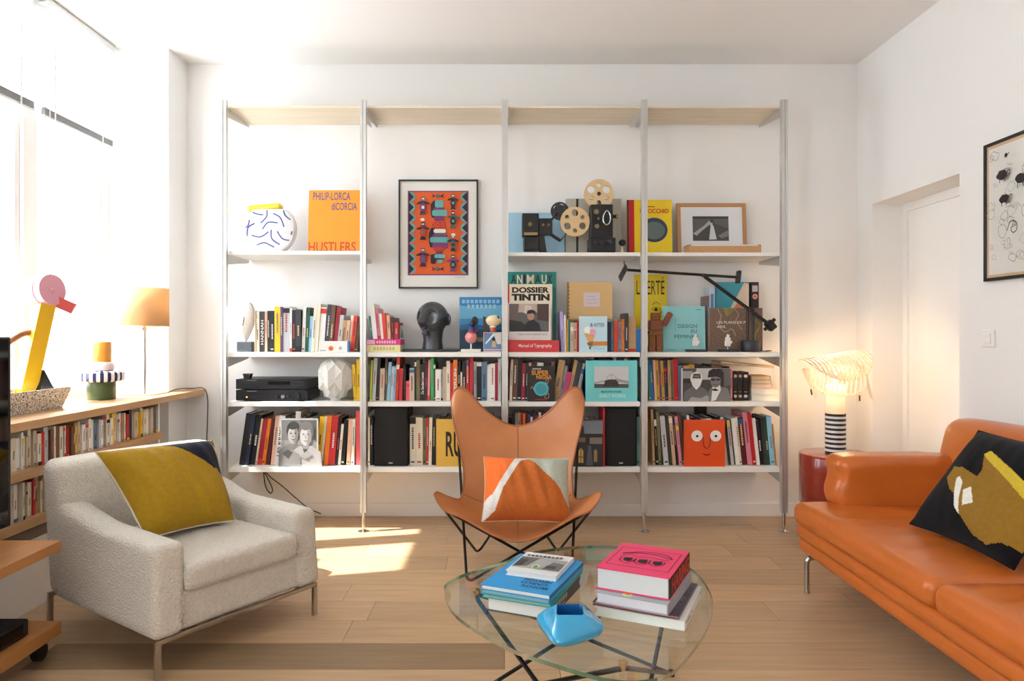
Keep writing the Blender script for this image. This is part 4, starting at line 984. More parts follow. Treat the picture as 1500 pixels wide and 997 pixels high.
for pts in (((310, 436), (360, 465), (428, 476)), ((458, 420), (458, 490), (403, 550)), ((516, 463), (580, 500), (615, 585)), ((608, 412), (625, 480), (700, 538)), ((302, 520), (290, 570), (252, 602)), ((350, 552), (290, 590), (282, 668)), ((420, 605), (470, 545), (558, 548)), ((322, 660), (400, 675), (476, 628)), ((500, 610), (505, 690), (576, 745)), ((554, 624), (600, 690), (668, 708)), ((704, 602), (690, 625), (678, 655)), ((370, 748), (440, 728), (524, 768))):
    q_ = [(p.x, p.y) for p in catmull([(u, v, 0) for u, v in V2(*pts)], 8)]; q_ = [p for p in q_ if math.hypot(p[0] - .5, p[1] - .5) < .462 and p[1] < .865]
    if len(q_) > 2: f.stroke(q_, .0072, bl_)
f.done()

# upper shelf, third and fourth bay
cover_book('pale blue album behind the small film projector, upper shelf', 745, 827, 311, 4.42, .02, Z_A3, '#a3cbe0', None, 3)
o, f = cover_book('grey beige case lid with black strip behind the tall projector', 829, 910, 291, 4.40, .045, Z_A3, '#b7b3a5', None, 0, name='projector_case', cat='case')
f.rect(.185, 0, .225, 1, c_('#232322')).rect(.40, .70, .47, .73, c_('#2c2c2c')).rect(.42, .77, .455, .80, c_('#2c2c2c')).done()
o, f = cover_book('yellow picture book with red spine strip on the upper shelf', 919, 985, 292, 4.36, .016, Z_A3, '#f0cd1a', '#8f1420', 3)
f.rect(.0, 0, .04, 1, c_('#3a1a18')).rect(.04, 0, .16, 1, c_('#c0151f')); f.text('PINOCCHIO', .29, .76, .93, .84, c_('#c02a1e'), .02); f.rect(.44, .87, .62, .885, c_('#6a5a14')); f.ell(.60, .46, .30, .22, c_('#2e3f57'), 28).ell(.60, .45, .24, .16, c_('#5f6f6a'), 24); f.done()
wf = thing('framed_photo', 'small black and white photograph in oak frame on the upper shelf', 'picture', (XW(1044, 4.40), 4.40, Z_A3 + .003), (R(-5), 0, 0))
oakf = M('#bd8a5a', .45, var=.1, vscale=6); kf = 4.40 / F; fw, fh = 51 * kf, 79.5 * kf
add('frame', join(bx(-fw, -fw + .024, 0, .022, 0, fh), bx(fw - .024, fw, 0, .022, 0, fh), bx(-fw + .024, fw - .024, 0, .022, 0, .024), bx(-fw + .024, fw - .024, 0, .022, fh - .024, fh)), oakf, wf, smooth=False, bevel=.002)
add('mat_board', bx(-fw + .022, fw - .022, .008, .019, .02, fh - .02), M('#e5e6e8', .8, var=.01), wf, smooth=False)
f = Face(wf, (-fw + .10, .008, .10), (2 * fw - .20 - .012, 0, 0), (0, 0, .158), (0, -1, 0), 'photo_print')
f.rect(0, 0, 1, 1, G(92)).poly([(0, .35), (.25, .55), (.55, .95), (.62, .7), (1, .5), (1, 0), (0, 0)], G(70)).poly([(.0, .3), (.3, .6), (.48, .85), (.5, .7), (.25, .4), (.1, .2)], G(170)).poly([(.45, .05), (.50, .60), (.53, .72), (.58, .60), (.66, .06)], G(205)).ell(.515, .80, .03, .06, G(60)).rect(.48, .62, .55, .74, G(190)).poly([(.7, .2), (1, .45), (1, .2), (.8, .1)], G(120)).rect(.0, .9, 1, 1, G(56)).done()
fb = flat_book('book', 'slim wood toned book lying flat before the oak photo frame', (XW(1057, 4.27), 4.27), .44, .12, .052, 0, M('#b07c50', .5, var=.1, vscale=8), Z_A3 + .0004, page='#c99a6c')
add('label_strip', bx(-.20, .20, -.0605, -.0598, .043, .0515), M('#e8e2d8', .6), fb, smooth=False)

blk = M('#16171a', .38, .2, var=.1, vscale=25); dbr = M('#8a7654', .4, .8, var=.1, vscale=30); gun = M('#3f4146', .3, .7, var=.06); reelm = M('#d9bb8b', .45, var=.05, vscale=10)
def disc_obj(name, parent, c, r, holes, t, mat):
    dd = holed_disc(r, holes, t); return add(name, dd, mat, parent, loc=c, smooth=False)
kp = 4.27 / F
p1 = thing('film_projector', 'small black film projector with two reels on the upper shelf', 'projector', (XW(777, 4.27), 4.27, Z_A3 + .0006))
def Q(px, py, y=0.0): return Vector((XW(px, 4.27) - XW(777, 4.27), y, ZW(py, 4.27) - Z_A3))
def qbox(px0, px1, py0, py1, y0, y1):
    a, b = Q(px0, py1), Q(px1, py0); return bx(a.x, b.x, y0, y1, max(a.z, 0), b.z)
add('lamp_housing', qbox(764.5, 789, 314, 347, -.045, .055), blk, p1, smooth=False, bevel=.006)
add('housing_badge', join(prism([(Q(776, 0).x - .016, Q(0, 330).z), (Q(776, 0).x, Q(0, 334).z), (Q(776, 0).x + .016, Q(0, 330).z), (Q(776, 0).x, Q(0, 326).z)], .001, 'y')), M('#7d6a3c', .4, .6), p1, loc=(0, -.0465, 0), smooth=False)
add('name_plate', shift(qbox(767.5, 787, 342, 346, -.0462, -.045), 0, 0, 0), M('#9a8a5e', .4, .5), p1, smooth=False)
add('motor_housing', qbox(766.5, 789, 347, 368, -.04, .05), blk, p1, smooth=False, bevel=.008)
add('film_gate', qbox(789, 808.5, 321, 345, -.035, .03), blk, p1, smooth=False, bevel=.004)
add('sprocket', tube([Q(795, 331, -.048), Q(795, 331, -.035)], .008, 14), dbr, p1)
add('sprocket', tube([Q(803, 331, -.048), Q(803, 331, -.035)], .008, 14), dbr, p1)
add('stand_leg', prism([(Q(789, 0).x, 0), (Q(801, 0).x, 0), (Q(797, 0).x, Q(0, 345).z), (Q(790, 0).x, Q(0, 345).z)], .05, 'y'), blk, p1, loc=(0, -.02, 0), smooth=False)
add('reel_arm', tube([Q(806, 343, -.01), Q(821, 353, -.01)], .010, 12), blk, p1)
add('reel_arm', tube([Q(804, 326, .0), Q(820, 309, .0)], .007, 12), blk, p1)
rd1 = 13.5 * kp
disc_obj('supply_reel', p1, Q(820, 309.5, -.006), rd1, [(rd1 * .55 * math.cos(R(a)), rd1 * .55 * math.sin(R(a)), rd1 * .25) for a in (0, 72, 144, 216, 288)], .004, gun)
add('film_roll', tube([Q(820, 309.5, -.003), Q(820, 309.5, .010)], rd1 * .72, 28), M('#2c2623', .5, var=.1), p1)
rd2 = 21.5 * kp
disc_obj('takeup_reel', p1, Q(842, 325, -.012), rd2, [(rd2 * .60 * math.cos(R(a)), rd2 * .60 * math.sin(R(a)), rd2 * (.24 if i % 2 else .15)) for i, a in enumerate((30, 90, 150, 210, 270, 330))], .004, reelm)
disc_obj('takeup_reel', p1, Q(842, 325, .010), rd2, [(rd2 * .60 * math.cos(R(a)), rd2 * .60 * math.sin(R(a)), rd2 * (.24 if i % 2 else .15)) for i, a in enumerate((30, 90, 150, 210, 270, 330))], .004, reelm)
add('reel_hub', tube([Q(842, 325, -.016), Q(842, 325, .012)], .012, 16), reelm, p1)
add('reel_bracket', tube([Q(821, 353, -.004), Q(842, 325, -.004)], .004, 8), gun, p1)
p2 = thing('film_projector', 'tall black film projector with big cream reel on top, upper shelf', 'projector', (XW(880, 4.27), 4.27, Z_A3 + .0006))
_x = XW(880, 4.27) - XW(777, 4.27)
def Q2(px, py, y=0.0): return Q(px, py, y) - Vector((_x, 0, 0))
def q2(px0, px1, py0, py1, y0, y1): return shift(qbox(px0, px1, py0, py1, y0, y1), -_x, 0, 0)
add('base', q2(862, 900, 349.5, 371, -.055, .07), blk, p2, smooth=False, bevel=.008)
add('column', q2(864, 896.5, 301, 350, -.04, .05), blk, p2, smooth=False, bevel=.005)
add('gate_ring', tube(catmull([Q2(882.5, 318, -.043), Q2(882.5, 326, -.043), Q2(887, 331, -.043), Q2(892, 326, -.043), Q2(892, 316, -.043), Q2(887, 310.5, -.043)], 5, True), .005, 8, True), chrome, p2)
for (a, b, r_) in ((872, 312, .018), (873, 333, .016), (875, 322, .008)): add('sprocket', tube([Q2(a, b, -.052), Q2(a, b, -.04)], r_ * .85, 16), dbr, p2)
for (a, b) in ((869, 357), (879, 358), (891, 356)): add('control_knob', tube([Q2(a, b, -.070), Q2(a, b, -.054)], .013, 16), gun, p2)
add('lens', tube([Q2(896, 317, 0), Q2(904, 317, 0)], .011, 16), blk, p2); add('lens_ring', tube([Q2(902, 317, 0), Q2(905, 317, 0)], .014, 16), brass, p2)
disc_obj('supply_reel', p2, Q2(877, 284.5, -.012), rd2, [(rd2 * .60 * math.cos(R(a)), rd2 * .60 * math.sin(R(a)), rd2 * (.27 if a in (30, 150) else .16)) for a in (30, 90, 150, 210, 270, 330)], .004, reelm)
disc_obj('supply_reel', p2, Q2(877, 284.5, .008), rd2, [(rd2 * .60 * math.cos(R(a)), rd2 * .60 * math.sin(R(a)), rd2 * (.27 if a in (30, 150) else .16)) for a in (30, 90, 150, 210, 270, 330)], .004, reelm)
add('reel_hub', tube([Q2(877, 284.5, -.018), Q2(877, 284.5, .012)], .012, 16), gun, p2)
add('reel_post', tube([Q2(877, 284.5, .002), Q2(879, 304, .002)], .006, 10), blk, p2)
hb = thing('wooden_figurine', 'tiny stand figure with black ball head beside the tall projector', 'figurine', (XW(911.5, 4.25), 4.25, Z_A3 + .0004))
add('head', shift(sphere(.022, .022, .022, 18, 12), 0, 0, .067), blk, hb); add('body', lathe([(.016, 0), (.014, .006), (.006, .03), (.005, .05)], 14), M('#d8c7a8', .5, var=.05), hb)

# ---------------------------------------------------------------- middle shelf
# first bay: pale carving and small box
ws_ = thing('carved_head', 'white carved head on dark block, end of the middle shelf', 'sculpture', (XW(361, 4.26), 4.26, Z_B))
add('block', shift(softbox(.090, .075, .062, .002, 2), 0, 0, .0312), M('#4b535b', .4, var=.08, vscale=14), ws_)
def prf(p):
    k = (p.z + .13) / .26; w = .55 + .5 * math.sin(min(1, k * 1.1) * math.pi * .62)
    x = p.x * w + .030 * (k - .35) + (.010 * math.sin(k * 14) if p.x < 0 else 0); return Vector((x, p.y * w, p.z))
add('head', shift(sphere(.050, .038, .125, 24, 22, prf), -.004, 0, .178), M('#e9e6df', .6, var=.02), ws_)
add('eye_slit', tube(catmull([(-.010, -.0355, .16), (-.004, -.040, .19), (.0, -.040, .215)], 5), .0032, 8), M('#8a857c', .7), ws_)
sb = thing('gift_box', 'small white box with coloured dots leaning before the leaning books', 'box', (XW(490, 4.20), 4.20, Z_B + .0003))
add('box', bx(-.092, .092, -.014, .014, 0, .066), M('#edeae4', .5, var=.02), sb, smooth=False, bevel=.0015); add('end_band', bx(.080, .0925, -.0146, .0146, .0, .0665), M('#4f7fb5', .5), sb, smooth=False)
f = Face(sb, (-.092, -.014, 0), (.172, 0, 0), (0, 0, .066), (0, -1, 0), 'box_print'); f.ell(.43, .34, .095, .24, c_('#e59a5a')).ell(.43, .34, .05, .13, c_('#d8563c')).ell(.76, .36, .06, .17, c_('#aebfd8')).rect(.05, .12, .26, .18, c_('#77716a')).ell(.74, .30, .03, .08, c_('#e0b35a')).done()
# second bay: lying books with small books on top
zb = Z_B
t = flat_book('book', 'pale yellow book lying under the magenta book, middle shelf', (XW(563, 4.28), 4.28), .22, .17, .043, R(0), M('#ecdca0', .5, var=.04), zb + .0004, spine=M('#ecdca0', .5))
add('front_edge', bx(-.11, .11, -.0862, -.0852, 0, .043), M('#eadf9f', .5, var=.03), t, smooth=False); f = Face(t, (-.11, -.0863, 0), (.22, 0, 0), (0, 0, .043), (0, -1, 0), 'spine_print')
for i in range(7): f.rect(.28 + i * .085, .28, .28 + i * .085 + .05, .70, c_(('#9fc08a', '#d8a9b5', '#b9b46a')[i % 3]))
f.done()
t = flat_book('book', 'magenta book lying on the pale yellow book, middle shelf', (XW(563.5, 4.28), 4.28), .218, .165, .033, R(0), M('#d8278a', .5, var=.03), zb + .0438)
add('front_edge', bx(-.109, .109, -.0837, -.0827, 0, .033), M('#dd2f8d', .5, var=.03), t, smooth=False); f = Face(t, (-.109, -.0838, 0), (.218, 0, 0), (0, 0, .033), (0, -1, 0), 'spine_print')
f.rect(.0, .12, .30, .88, c_('#eab6d2')); 
for i in range(8): f.rect(.34 + i * .07, .25, .34 + i * .07 + .045, .75, c_('#f0c6de'))
f.done()
ztop = zb + .0772
run('B', 2, ztop, 544, 583, 'teal:2.5:34:-7,white:7:52:-6,pink:5:46:-6,white:4:38:-5,scarlet:6:38:-5,peach:5:35:-3,maroon:5:32:-1,red:6:25:0', ' on the magenta book', D=4.235)
pcard = thing('photo_card', 'tiny grey green photo card leaning by the red booklet', 'card', (XW(589, 4.27), 4.27, ztop), (R(-8), 0, 0))
add('card', bx(-.014, .014, 0, .002, 0, .084), M('#b9bdb2', .5, var=.02), pcard, smooth=False); Face(pcard, (-.014, 0, 0), (.028, 0, 0), (0, 0, .084), (0, -1, 0), 'photo_print').rect(.08, .05, .92, .95, c_('#8b948c')).poly([(.1, .1), (.9, .1), (.7, .5), (.5, .75), (.3, .45)], c_('#4e5a50')).done()

hd = thing('bust', 'large black sculpted head with big eye sockets on black plinth', 'sculpture', (XW(634, 4.32), 4.32, Z_B))
hm = M('#393d43', .30, .1, bump=(30, .15, .003), var=.12, vscale=8, coat=.25)
add('plinth', bx(-.178, .158, -.09, .09, .0005, .016), M('#1f2124', .4, var=.06), hd, smooth=False, bevel=.002)
def headf(p):
    # face looks to -x-y; narrow jaw
    k = (p.z + .118) / .236
    jaw = .62 + .38 * min(1, max(0, (k - .05) / .5)) ** .8
    q = Vector((p.x * jaw, p.y * jaw, p.z))
    a = math.atan2(p.y, p.x); fa = R(-124)                     # direction of the nose
    da = (a - fa + math.pi) % (2 * math.pi) - math.pi
    rad = Vector((q.x, q.y, 0)); r = rad.length
    if r > 1e-5:
        n_ = math.exp(-(da / .13) ** 2) * math.exp(-((k - .40) / .13) ** 2) * .046        # nose
        n_ += math.exp(-(da / .34) ** 2) * math.exp(-((k - .205) / .035) ** 2) * .024      # lips
        n_ -= math.exp(-(da / .30) ** 2) * math.exp(-((k - .275) / .03) ** 2) * .004
        for e in (-.62, .62): n_ -= math.exp(-(((da - e) / .36) ** 2 + ((k - .56) / .20) ** 2) ** 2) * .032   # sockets
        n_ += math.exp(-(da / .9) ** 2) * math.exp(-((k - .08) / .07) ** 2) * .014         # chin
        rad *= (r + n_) / r; q.x, q.y = rad.x, rad.y
    return q
add('head', shift(sphere(.103, .108, .112, 64, 48, headf), -.002, 0, .198), hm, hd, angle=180)
add('neck', lathe([(.066, .0155), (.062, .04), (.058, .07), (.062, .11), (.070, .15)], 36), hm, hd)
fa = R(-124)
for e in (-.62, .62):
    a = fa + e; c = Vector((math.cos(a) * .084, math.sin(a) * .088, .208)); nrm = Vector((math.cos(a), math.sin(a), 0))
    tq_ = Vector((-nrm.y, nrm.x, 0)); pts = [c + tq_ * (.034 * math.cos(R(i * 15))) * 1 + Vector((0, 0, 1)) * .044 * math.sin(R(i * 15)) - nrm * (.010 * math.cos(R(i * 15)) ** 2) for i in range(24)]
    add('eye_rim', tube(pts, .0045, 8, True), hm, hd)
nd = Vector((math.cos(fa), math.sin(fa), 0))
add('nose', sphere(.013, .022, .034, 16, 12, lambda p: Vector((p.x * (1 - p.z * 12), p.y * (1 - p.z * 14), p.z))), hm, hd, loc=nd * .094 + Vector((0, 0, .186)), rot=(0, 0, fa + R(90)))
for zz, q_ in ((.149, 1.0), (.139, .9)): add('lip', sphere(.024 * q_, .012, .0065, 16, 10), hm, hd, loc=nd * .088 + Vector((0, 0, zz)), rot=(0, 0, fa + R(90)))
add('chin', sphere(.026, .018, .018, 16, 10), hm, hd, loc=nd * .070 + Vector((0, 0, .116)), rot=(0, 0, fa + R(90)))
for s_, a in ((1, R(-22)), (-1, R(-226))):
    add('ear', sphere(.014, .034, .040, 16, 12), hm, hd, loc=(math.cos(a) * .100, math.sin(a) * .10 + .02, .20), rot=(0, 0, a + R(60) * s_))

o, f = cover_book('blue seaside comic album behind the figurines, middle shelf', 673, 736, 435, 4.34, .012, Z_B, '#2f86bd', None, 0)
f.rect(0, .82, 1, 1, c_('#2a7fbd')).poly([(0, .85), (.35, .80), (1, .86), (1, .62), (0, .60)], c_('#67aed0')).rect(0, 0, 1, .48, c_('#143a52')).poly([(0, .48), (.25, .52), (.6, .47), (1, .50), (1, .40), (0, .40)], c_('#1f5f86'))
for i in range(9): f.rect(.06 + i * .10, .885, .06 + i * .10 + .07, .95, c_('#86b9d6'))
for i in range(7): f.rect(.18 + i * .10, .79, .18 + i * .10 + .07, .86, c_('#93c4d8'))
f.ell(.36, .57, .07, .075, c_('#2b2426')).poly([(.28, .50), (.42, .50), (.40, .36), (.26, .36)], c_('#243f8a')).rect(.27, .36, .42, .41, c_('#b02a36')).poly([(.55, .65), (.66, .62), (.64, .3), (.56, .3)], c_('#4a3a32')).rect(.42, .18, .58, .26, c_('#8a7a5e')).done()
fg = thing('pink_figurine', 'small pink round figurine on white pedestal, middle shelf', 'figurine', (XW(690, 4.22), 4.22, Z_B))
add('base', bx(-.060, .060, -.032, .032, .0004, .018), M('#e3dfd5', .5, var=.02), fg, smooth=False, bevel=.002); add('stem', lathe([(.005, .018), (.004, .06)], 12), M('#e9e6e0', .5), fg)
add('body', shift(sphere(.036, .032, .036, 36, 26, lambda p: p * (1 + .10 * noise.noise(p * 90))), 0, 0, .088), M('#e08f8b', .45, var=.15, vscale=60), fg)
add('collar', shift(lathe([(.024, 0), (.020, .018), (.012, .030)], 18), .004, 0, .115), M('#9c2433', .5), fg); add('cape', shift(lathe([(.026, 0), (.016, .022)], 18, cap=False), .006, .004, .128), M('#20409a', .5), fg)
add('head', shift(sphere(.016, .017, .022, 18, 14), .010, 0, .172), M('#2a2220', .4, var=.05), fg)
pb = thing('picture_box', 'small blue and white picture box carrying a round headed toy', 'box', (XW(721.5, 4.225), 4.225, Z_B))
add('box', bx(-.055, .055, -.02, .03, .0004, .120), M('#c9cdd2', .5, var=.03), pb, smooth=False)
f = Face(pb, (-.055, -.02, 0), (.11, 0, 0), (0, 0, .12), (0, -1, 0), 'box_print'); f.rect(.03, .15, .97, .97, c_('#5f86b0')).poly([(.1, .45), (.55, .95), (.65, .9), (.15, .4)], c_('#e4e6e8')).poly([(.55, .95), (.97, .97), (.97, .4), (.75, .4)], c_('#d9d5c9')).poly([(.45, .25), (.70, .25), (.66, .55), (.5, .55)], c_('#c9a878')).ell(.56, .66, .09, .10, c_('#2c3442')).rect(.05, .06, .95, .10, c_('#b0485a')).rect(.06, .86, .18, .96, c_('#d0525a')).done()
ty = thing('toy_figure', 'little toy with pale round head standing on the picture box', 'figurine', (XW(722, 4.23), 4.23, Z_B + .1204))
add('body', lathe([(.014, 0), (.020, .012), (.017, .030), (.010, .036)], 20), M('#c4582a', .45, var=.04), ty); add('collar', shift(lathe([(.018, 0), (.021, .006), (.015, .012)], 20), 0, 0, .028), M('#e9e6df', .5), ty)
add('head', shift(sphere(.047, .036, .034, 28, 20), .004, 0, .070), M('#ecd5ad', .5, var=.03), ty); add('hair_tuft', tube([(.03, -.02, .096), (.036, -.03, .085)], .004, 8), black_pl, ty)

# third bay
o, f = cover_book('teal animal book rising behind the cream dossier, middle shelf', 743.5, 815, 398, 4.33, .016, Z_B, '#12827c', None, 1)
kd, cw = c_('#0c242c'), c_('#e8dfbf')
for i, ch in enumerate('ANIMAUX'):
    u = (.07, .195, .325, .395, .565, .70, .815)[i]; w_ = (.105, .11, .045, .15, .115, .10, .10)[i]
    f.text(ch, u, .852, u + w_, .965, kd if i in (0, 2, 4, 6) else cw, .02)
f.done()
o, f = cover_book('cream dossier book with heavy black title, middle shelf', 743.5, 809, 416, 4.275, .014, Z_B, '#e9dfc3', '#c9283c', 0)
f.rect(0, 0, .04, 1, c_('#c9283c')); f.text('DOSSIER', .10, .870, .93, .955, c_('#161310'), .045); f.text('TINTIN', .09, .755, .94, .855, c_('#161310'), .06); f.done()
zt = Z_B + .0725
o, f = cover_book('white photo book with a man in a street, middle shelf', 744.5, 807, 444, 4.235, .020, zt, '#e3e0dc', None, 0)
f.rect(.02, .23, .95, .985, G(96)).rect(.02, .75, .95, .985, c_('#b6a89c')).poly([(.02, .98), (.25, .98), (.22, .6), (.02, .5)], c_('#6d6058')).poly([(.35, .75), (.4, .96), (.55, .92), (.6, .6)], c_('#cfc4b8')).poly([(.68, .98), (.95, .98), (.95, .5), (.68, .55)], c_('#4a3532')).poly([(.02, .23), (.02, .55), (.3, .5), (.55, .3), (.95, .23)], c_('#2a2c2e')).poly([(.3, .23), (.45, .5), (.58, .56), (.72, .45), (.78, .23)], c_('#22252c')).ell(.53, .66, .085, .125, c_('#b48a72')).poly([(.43, .70), (.45, .80), (.55, .83), (.64, .78), (.63, .66), (.58, .73)], c_('#1b1716'))
f.text('STREET PHOTOGRAPHY NOW', .22, .13, .92, .175, c_('#6c6a70'), .0); f.done()
t = flat_book('book', 'red typography manual lying flat at the start of the third bay', (XW(781.5, 4.225), 4.225), .304, .075, .071, 0, M('#d03a3e', .5, var=.03), Z_B + .0004)
add('front_edge', bx(-.152, .152, -.0397, -.0377, 0, .071), M('#cf3a40', .5, var=.03), t, smooth=False)
f = Face(t, (-.152, -.0398, 0), (.304, 0, 0), (0, 0, .071), (0, -1, 0)); f.text('Manual of Typography', .20, .33, .86, .70, c_('#f0d8d4'), .01); f.done()
kz2 = Z_B + .200
o, f = cover_book('wide kraft album with handwritten label, resting on the book tops', 831, 897, 413, 4.34, .028, kz2, '#ddb87e', '#b98f54', 0)
f.rect(0, 0, .035, 1, c_('#8f6d3e'))
for i in range(9): f.rect(0, .06 + i * .1, .06, .075 + i * .1, c_('#4a3a22'))
f.rect(.36, .34, .72, .72, c_('#ddd0d4'))
for q, (a, b) in enumerate(((.44, .62), (.40, .68), (.41, .66))): f.stroke([(a + (b - a) * j / 12, .61 - q * .085 + .012 * math.sin(j * 2.3 + q)) for j in range(13)], .0016, c_('#7a7a90'))
f.done()
o, f = cover_book('pale blue book with ice cream cone and pencil, middle shelf', 848.5, 889.5, 463, FD, .014, Z_B, '#bfe0ea', None, 0)
f.text('& AFTER', .40, .70, .90, .81, c_('#4a5a66'), .0)
f.ell(.28, .62, .115, .09, c_('#f0eee6')).poly([(.17, .53), (.40, .53), (.33, .74), (.28, .70)], c_('#f4f2ea')).ell(.49, .56, .115, .085, c_('#e59cc4')).poly([(.17, .53), (.56, .47), (.40, .13), (.33, .28)], c_('#d9a468')).rect(.42, .18, 1, .30, c_('#d18a44')).poly([(.27, .26), (.50, .31), (.46, .16), (.32, .18)], c_('#8a5a34')).poly([(.345, .15), (.43, .15), (.385, .05)], c_('#2f3036')).stroke([(.52, .08), (.62, .11), (.70, .075), (.80, .10), (.90, .08)], .0016, c_('#3a4650'), 4)
f.done()
# fourth bay
o, f = cover_book('yellow graphic book with a hand and an eye, middle shelf', 929.5, 977, 402, 4.475, .012, Z_B, '#f0d319', None, 0)
k1 = c_('#1a1712')
f.text('LIBERTÉ', .06, .74, .92, .97, k1, -.0); f.stroke([(.55, .60), (.66, .64), (.78, .61)], .003, k1, 4); f.stroke([(.54, .545), (.66, .575), (.80, .54), (.66, .52)], .003, k1, 4, True); f.ell(.66, .545, .05, .02, k1)
f.stroke([(.60, .10), (.56, .32), (.62, .44), (.66, .30), (.69, .47), (.74, .47), (.75, .30), (.80, .50), (.86, .48), (.84, .28), (.92, .40), (.90, .12)], .004, k1, 5); f.stroke([(.30, .50), (.28, .36), (.40, .30), (.52, .33)], .004, k1, 5); f.done()
rb_ = thing('wooden_robot', 'jointed brown wooden block robot with one arm raised', 'figurine', (XW(962, 4.27), 4.27, Z_B))
wb_ = M('#7d4426', .5, var=.14, vscale=20, stretch=(1, 1, 4)); kr = 4.27 / F
def rbx(name, px0, px1, py0, py1, dy, par=rb_):
    return add(name, bx((px0 - 962) * kr, (px1 - 962) * kr, -dy, dy, max(.0004, (515.3 - py1) * kr), (515.3 - py0) * kr), wb_, par, smooth=False, bevel=.0025)
rbx('head', 953.5, 965.5, 458, 468.5, .02); rbx('torso', 951.5, 969, 469, 484, .026); rbx('hip', 950, 969.5, 484.5, 489.5, .022)
rbx('leg', 950.5, 958.5, 490, 506, .017); rbx('leg', 961, 969, 490, 506, .017); rbx('foot', 949.5, 958.5, 506.3, 516, .024); rbx('foot', 961, 969.5, 506.3, 516, .024)
rbx('arm', 945.5, 951.2, 470, 483, .013)
add('arm', xform(softbox(.036, .03, .088, .011, 3), Matrix.Translation(((977.5 - 962) * kr, 0, (515.3 - 467) * kr)) @ Matrix.Rotation(R(28), 4, 'Y')), wb_, rb_)
add('arm_joint', bx((968.5 - 962) * kr, (975.5 - 962) * kr, -.012, .012, (515.3 - 477.5) * kr, (515.3 - 471.5) * kr), wb_, rb_, smooth=False, bevel=.002)
o, f = cover_book('pale turquoise design book with thin dark title, middle shelf', 971.5, 1033.5, 448.5, 4.33, .02, Z_B, '#8fcfd2', None, 3)
dk_ = c_('#2c4a50'); f.text('DESIGN', .36, .52, .80, .60, dk_, 0); f.text('AU', .65, .41, .80, .49, dk_, 0); f.text('FÉMININ', .27, .29, .82, .385, dk_, 0); f.rect(.285, .46, .30, .74, c_('#6fb0b4')); f.rect(.78, .92, .92, .93, dk_); f.rect(.05, .03, .30, .04, dk_); f.done()
for (a, b, y0_, c, lab) in ((1035.5, 1039, 433, '#8f6f60', 'slim brown booklet beside the turquoise design book'), (1039.4, 1047, 421, '#c9d8e6', 'tall pale blue book edge beside the brown booklet')):
    w_ = (b - a) * 4.36 / F
    book('book', lab + ', middle shelf', 'book', (XW(a, 4.36), 4.36, Z_B + .0005), w_, ZW(y0_, 4.36) - Z_B, .14, M(c, .5, var=.04), 0, prints=[(.2, .5, .8, .9, c_('#5f87b8'))])
o, f = cover_book('teal cover book with diagonal beige panel behind the desk lamp', 1047.5, 1097, 413, 4.40, .014, Z_B, '#3f9fb2', None, 0)
f.poly([(.22, .42), (.86, .99), (1, .98), (1, .62), (.55, .30)], c_('#e2cfb8')).poly([(.55, .62), (.70, .74), (.84, .62), (.68, .50)], c_('#e58a5e')).poly([(.0, .45), (.10, .62), (.20, .50), (.30, .58), (.28, .45)], c_('#2a2f33')).poly([(.1, .45), (.4, .3), (.3, .2), (0, .35)], c_('#4aa7d8')).rect(0, .10, .5, .2, c_('#30343a')); 
f.done()
w_ = 11 * 4.39 / F
b = book('book', 'black book with round pink emblem behind the desk lamp post', 'book', (XW(1100.5, 4.39), 4.39, Z_B + .0005), w_, ZW(413, 4.39) - Z_B, .115, M('#1c1c20', .5, var=.05), 0)
Face(b, (0, 0, 0), (w_, 0, 0), (0, 0, ZW(413, 4.39) - Z_B), (0, -1, 0), 'spine_print').rect(.12, .86, .85, .95, G(190)).ell(.5, .79, .33, .038, c_('#e5a79a')).ell(.5, .79, .2, .022, c_('#c2584a')).stroke([(.3, .6), (.7, .55), (.3, .5), (.7, .45), (.35, .40)], .002, G(120), 3).done()
o, f = cover_book('brown patterned map book behind a small white figurine', 1039, 1117, 451, 4.315, .018, Z_B, '#7e6553', '#d9cdb8', 0)
MP = M('#7b6250', .5, var=.45, vscale=75, stretch=(1, 1, 1.8)); f.rect(.02, 0, 1, 1, MP); ol = M('#8f8648', .5, var=.3, vscale=40)
f.stroke([(.15, 1), (.22, .8), (.18, .6), (.3, .45), (.42, .52), (.5, .35)], .006, c_('#a99c8a'), 5); f.poly([(.25, 1), (.45, 1), (.40, .86), (.32, .80)], ol); f.stroke([(.78, 1), (.84, .75), (.95, .6), (.85, .35), (.93, .1)], .010, ol, 5); f.stroke([(.45, 1), (.55, .85), (.5, .7), (.62, .5)], .004, c_('#b5aa96'), 5)
f.text('LES PLANS DE P', .14, .64, .68, .70, c_('#efeae0'), .01); f.text('ARIS', .14, .54, .30, .60, c_('#efeae0'), .01); f.done()
for (px, lab) in ((1018.5, 'small white figurine on dark slab before the turquoise design book'), (1066, 'small white figurine on dark slab before the brown map book')):
    hf = thing('white_figurine', lab, 'figurine', (XW(px, 4.24), 4.24, Z_B), group='white figurines on dark slabs')
    add('slab', bx(-.058, .068, -.022, .022, .0004, .016), M('#32363a', .5, var=.06), hf, smooth=False, bevel=.003); add('stem', lathe([(.002, .016), (.002, .032)], 8), alu, hf)
    wp = M('#eceae6', .5, var=.02)
    add('palm', shift(softbox(.036, .018, .040, .008, 3), .0, 0, .052), wp, hf)
    for j, (dx, hh_) in enumerate(((-.012, .020), (-.004, .038), (.004, .034), (.012, .016))): add('finger', tube([(dx, 0, .066), (dx + .001, 0, .072 + hh_ * .5), (dx + .002, -.002, .070 + hh_)], .0048, 10), wp, hf)
    add('thumb', tube([(.014, 0, .048), (.022, 0, .056), (.024, 0, .068)], .005, 10), wp, hf)
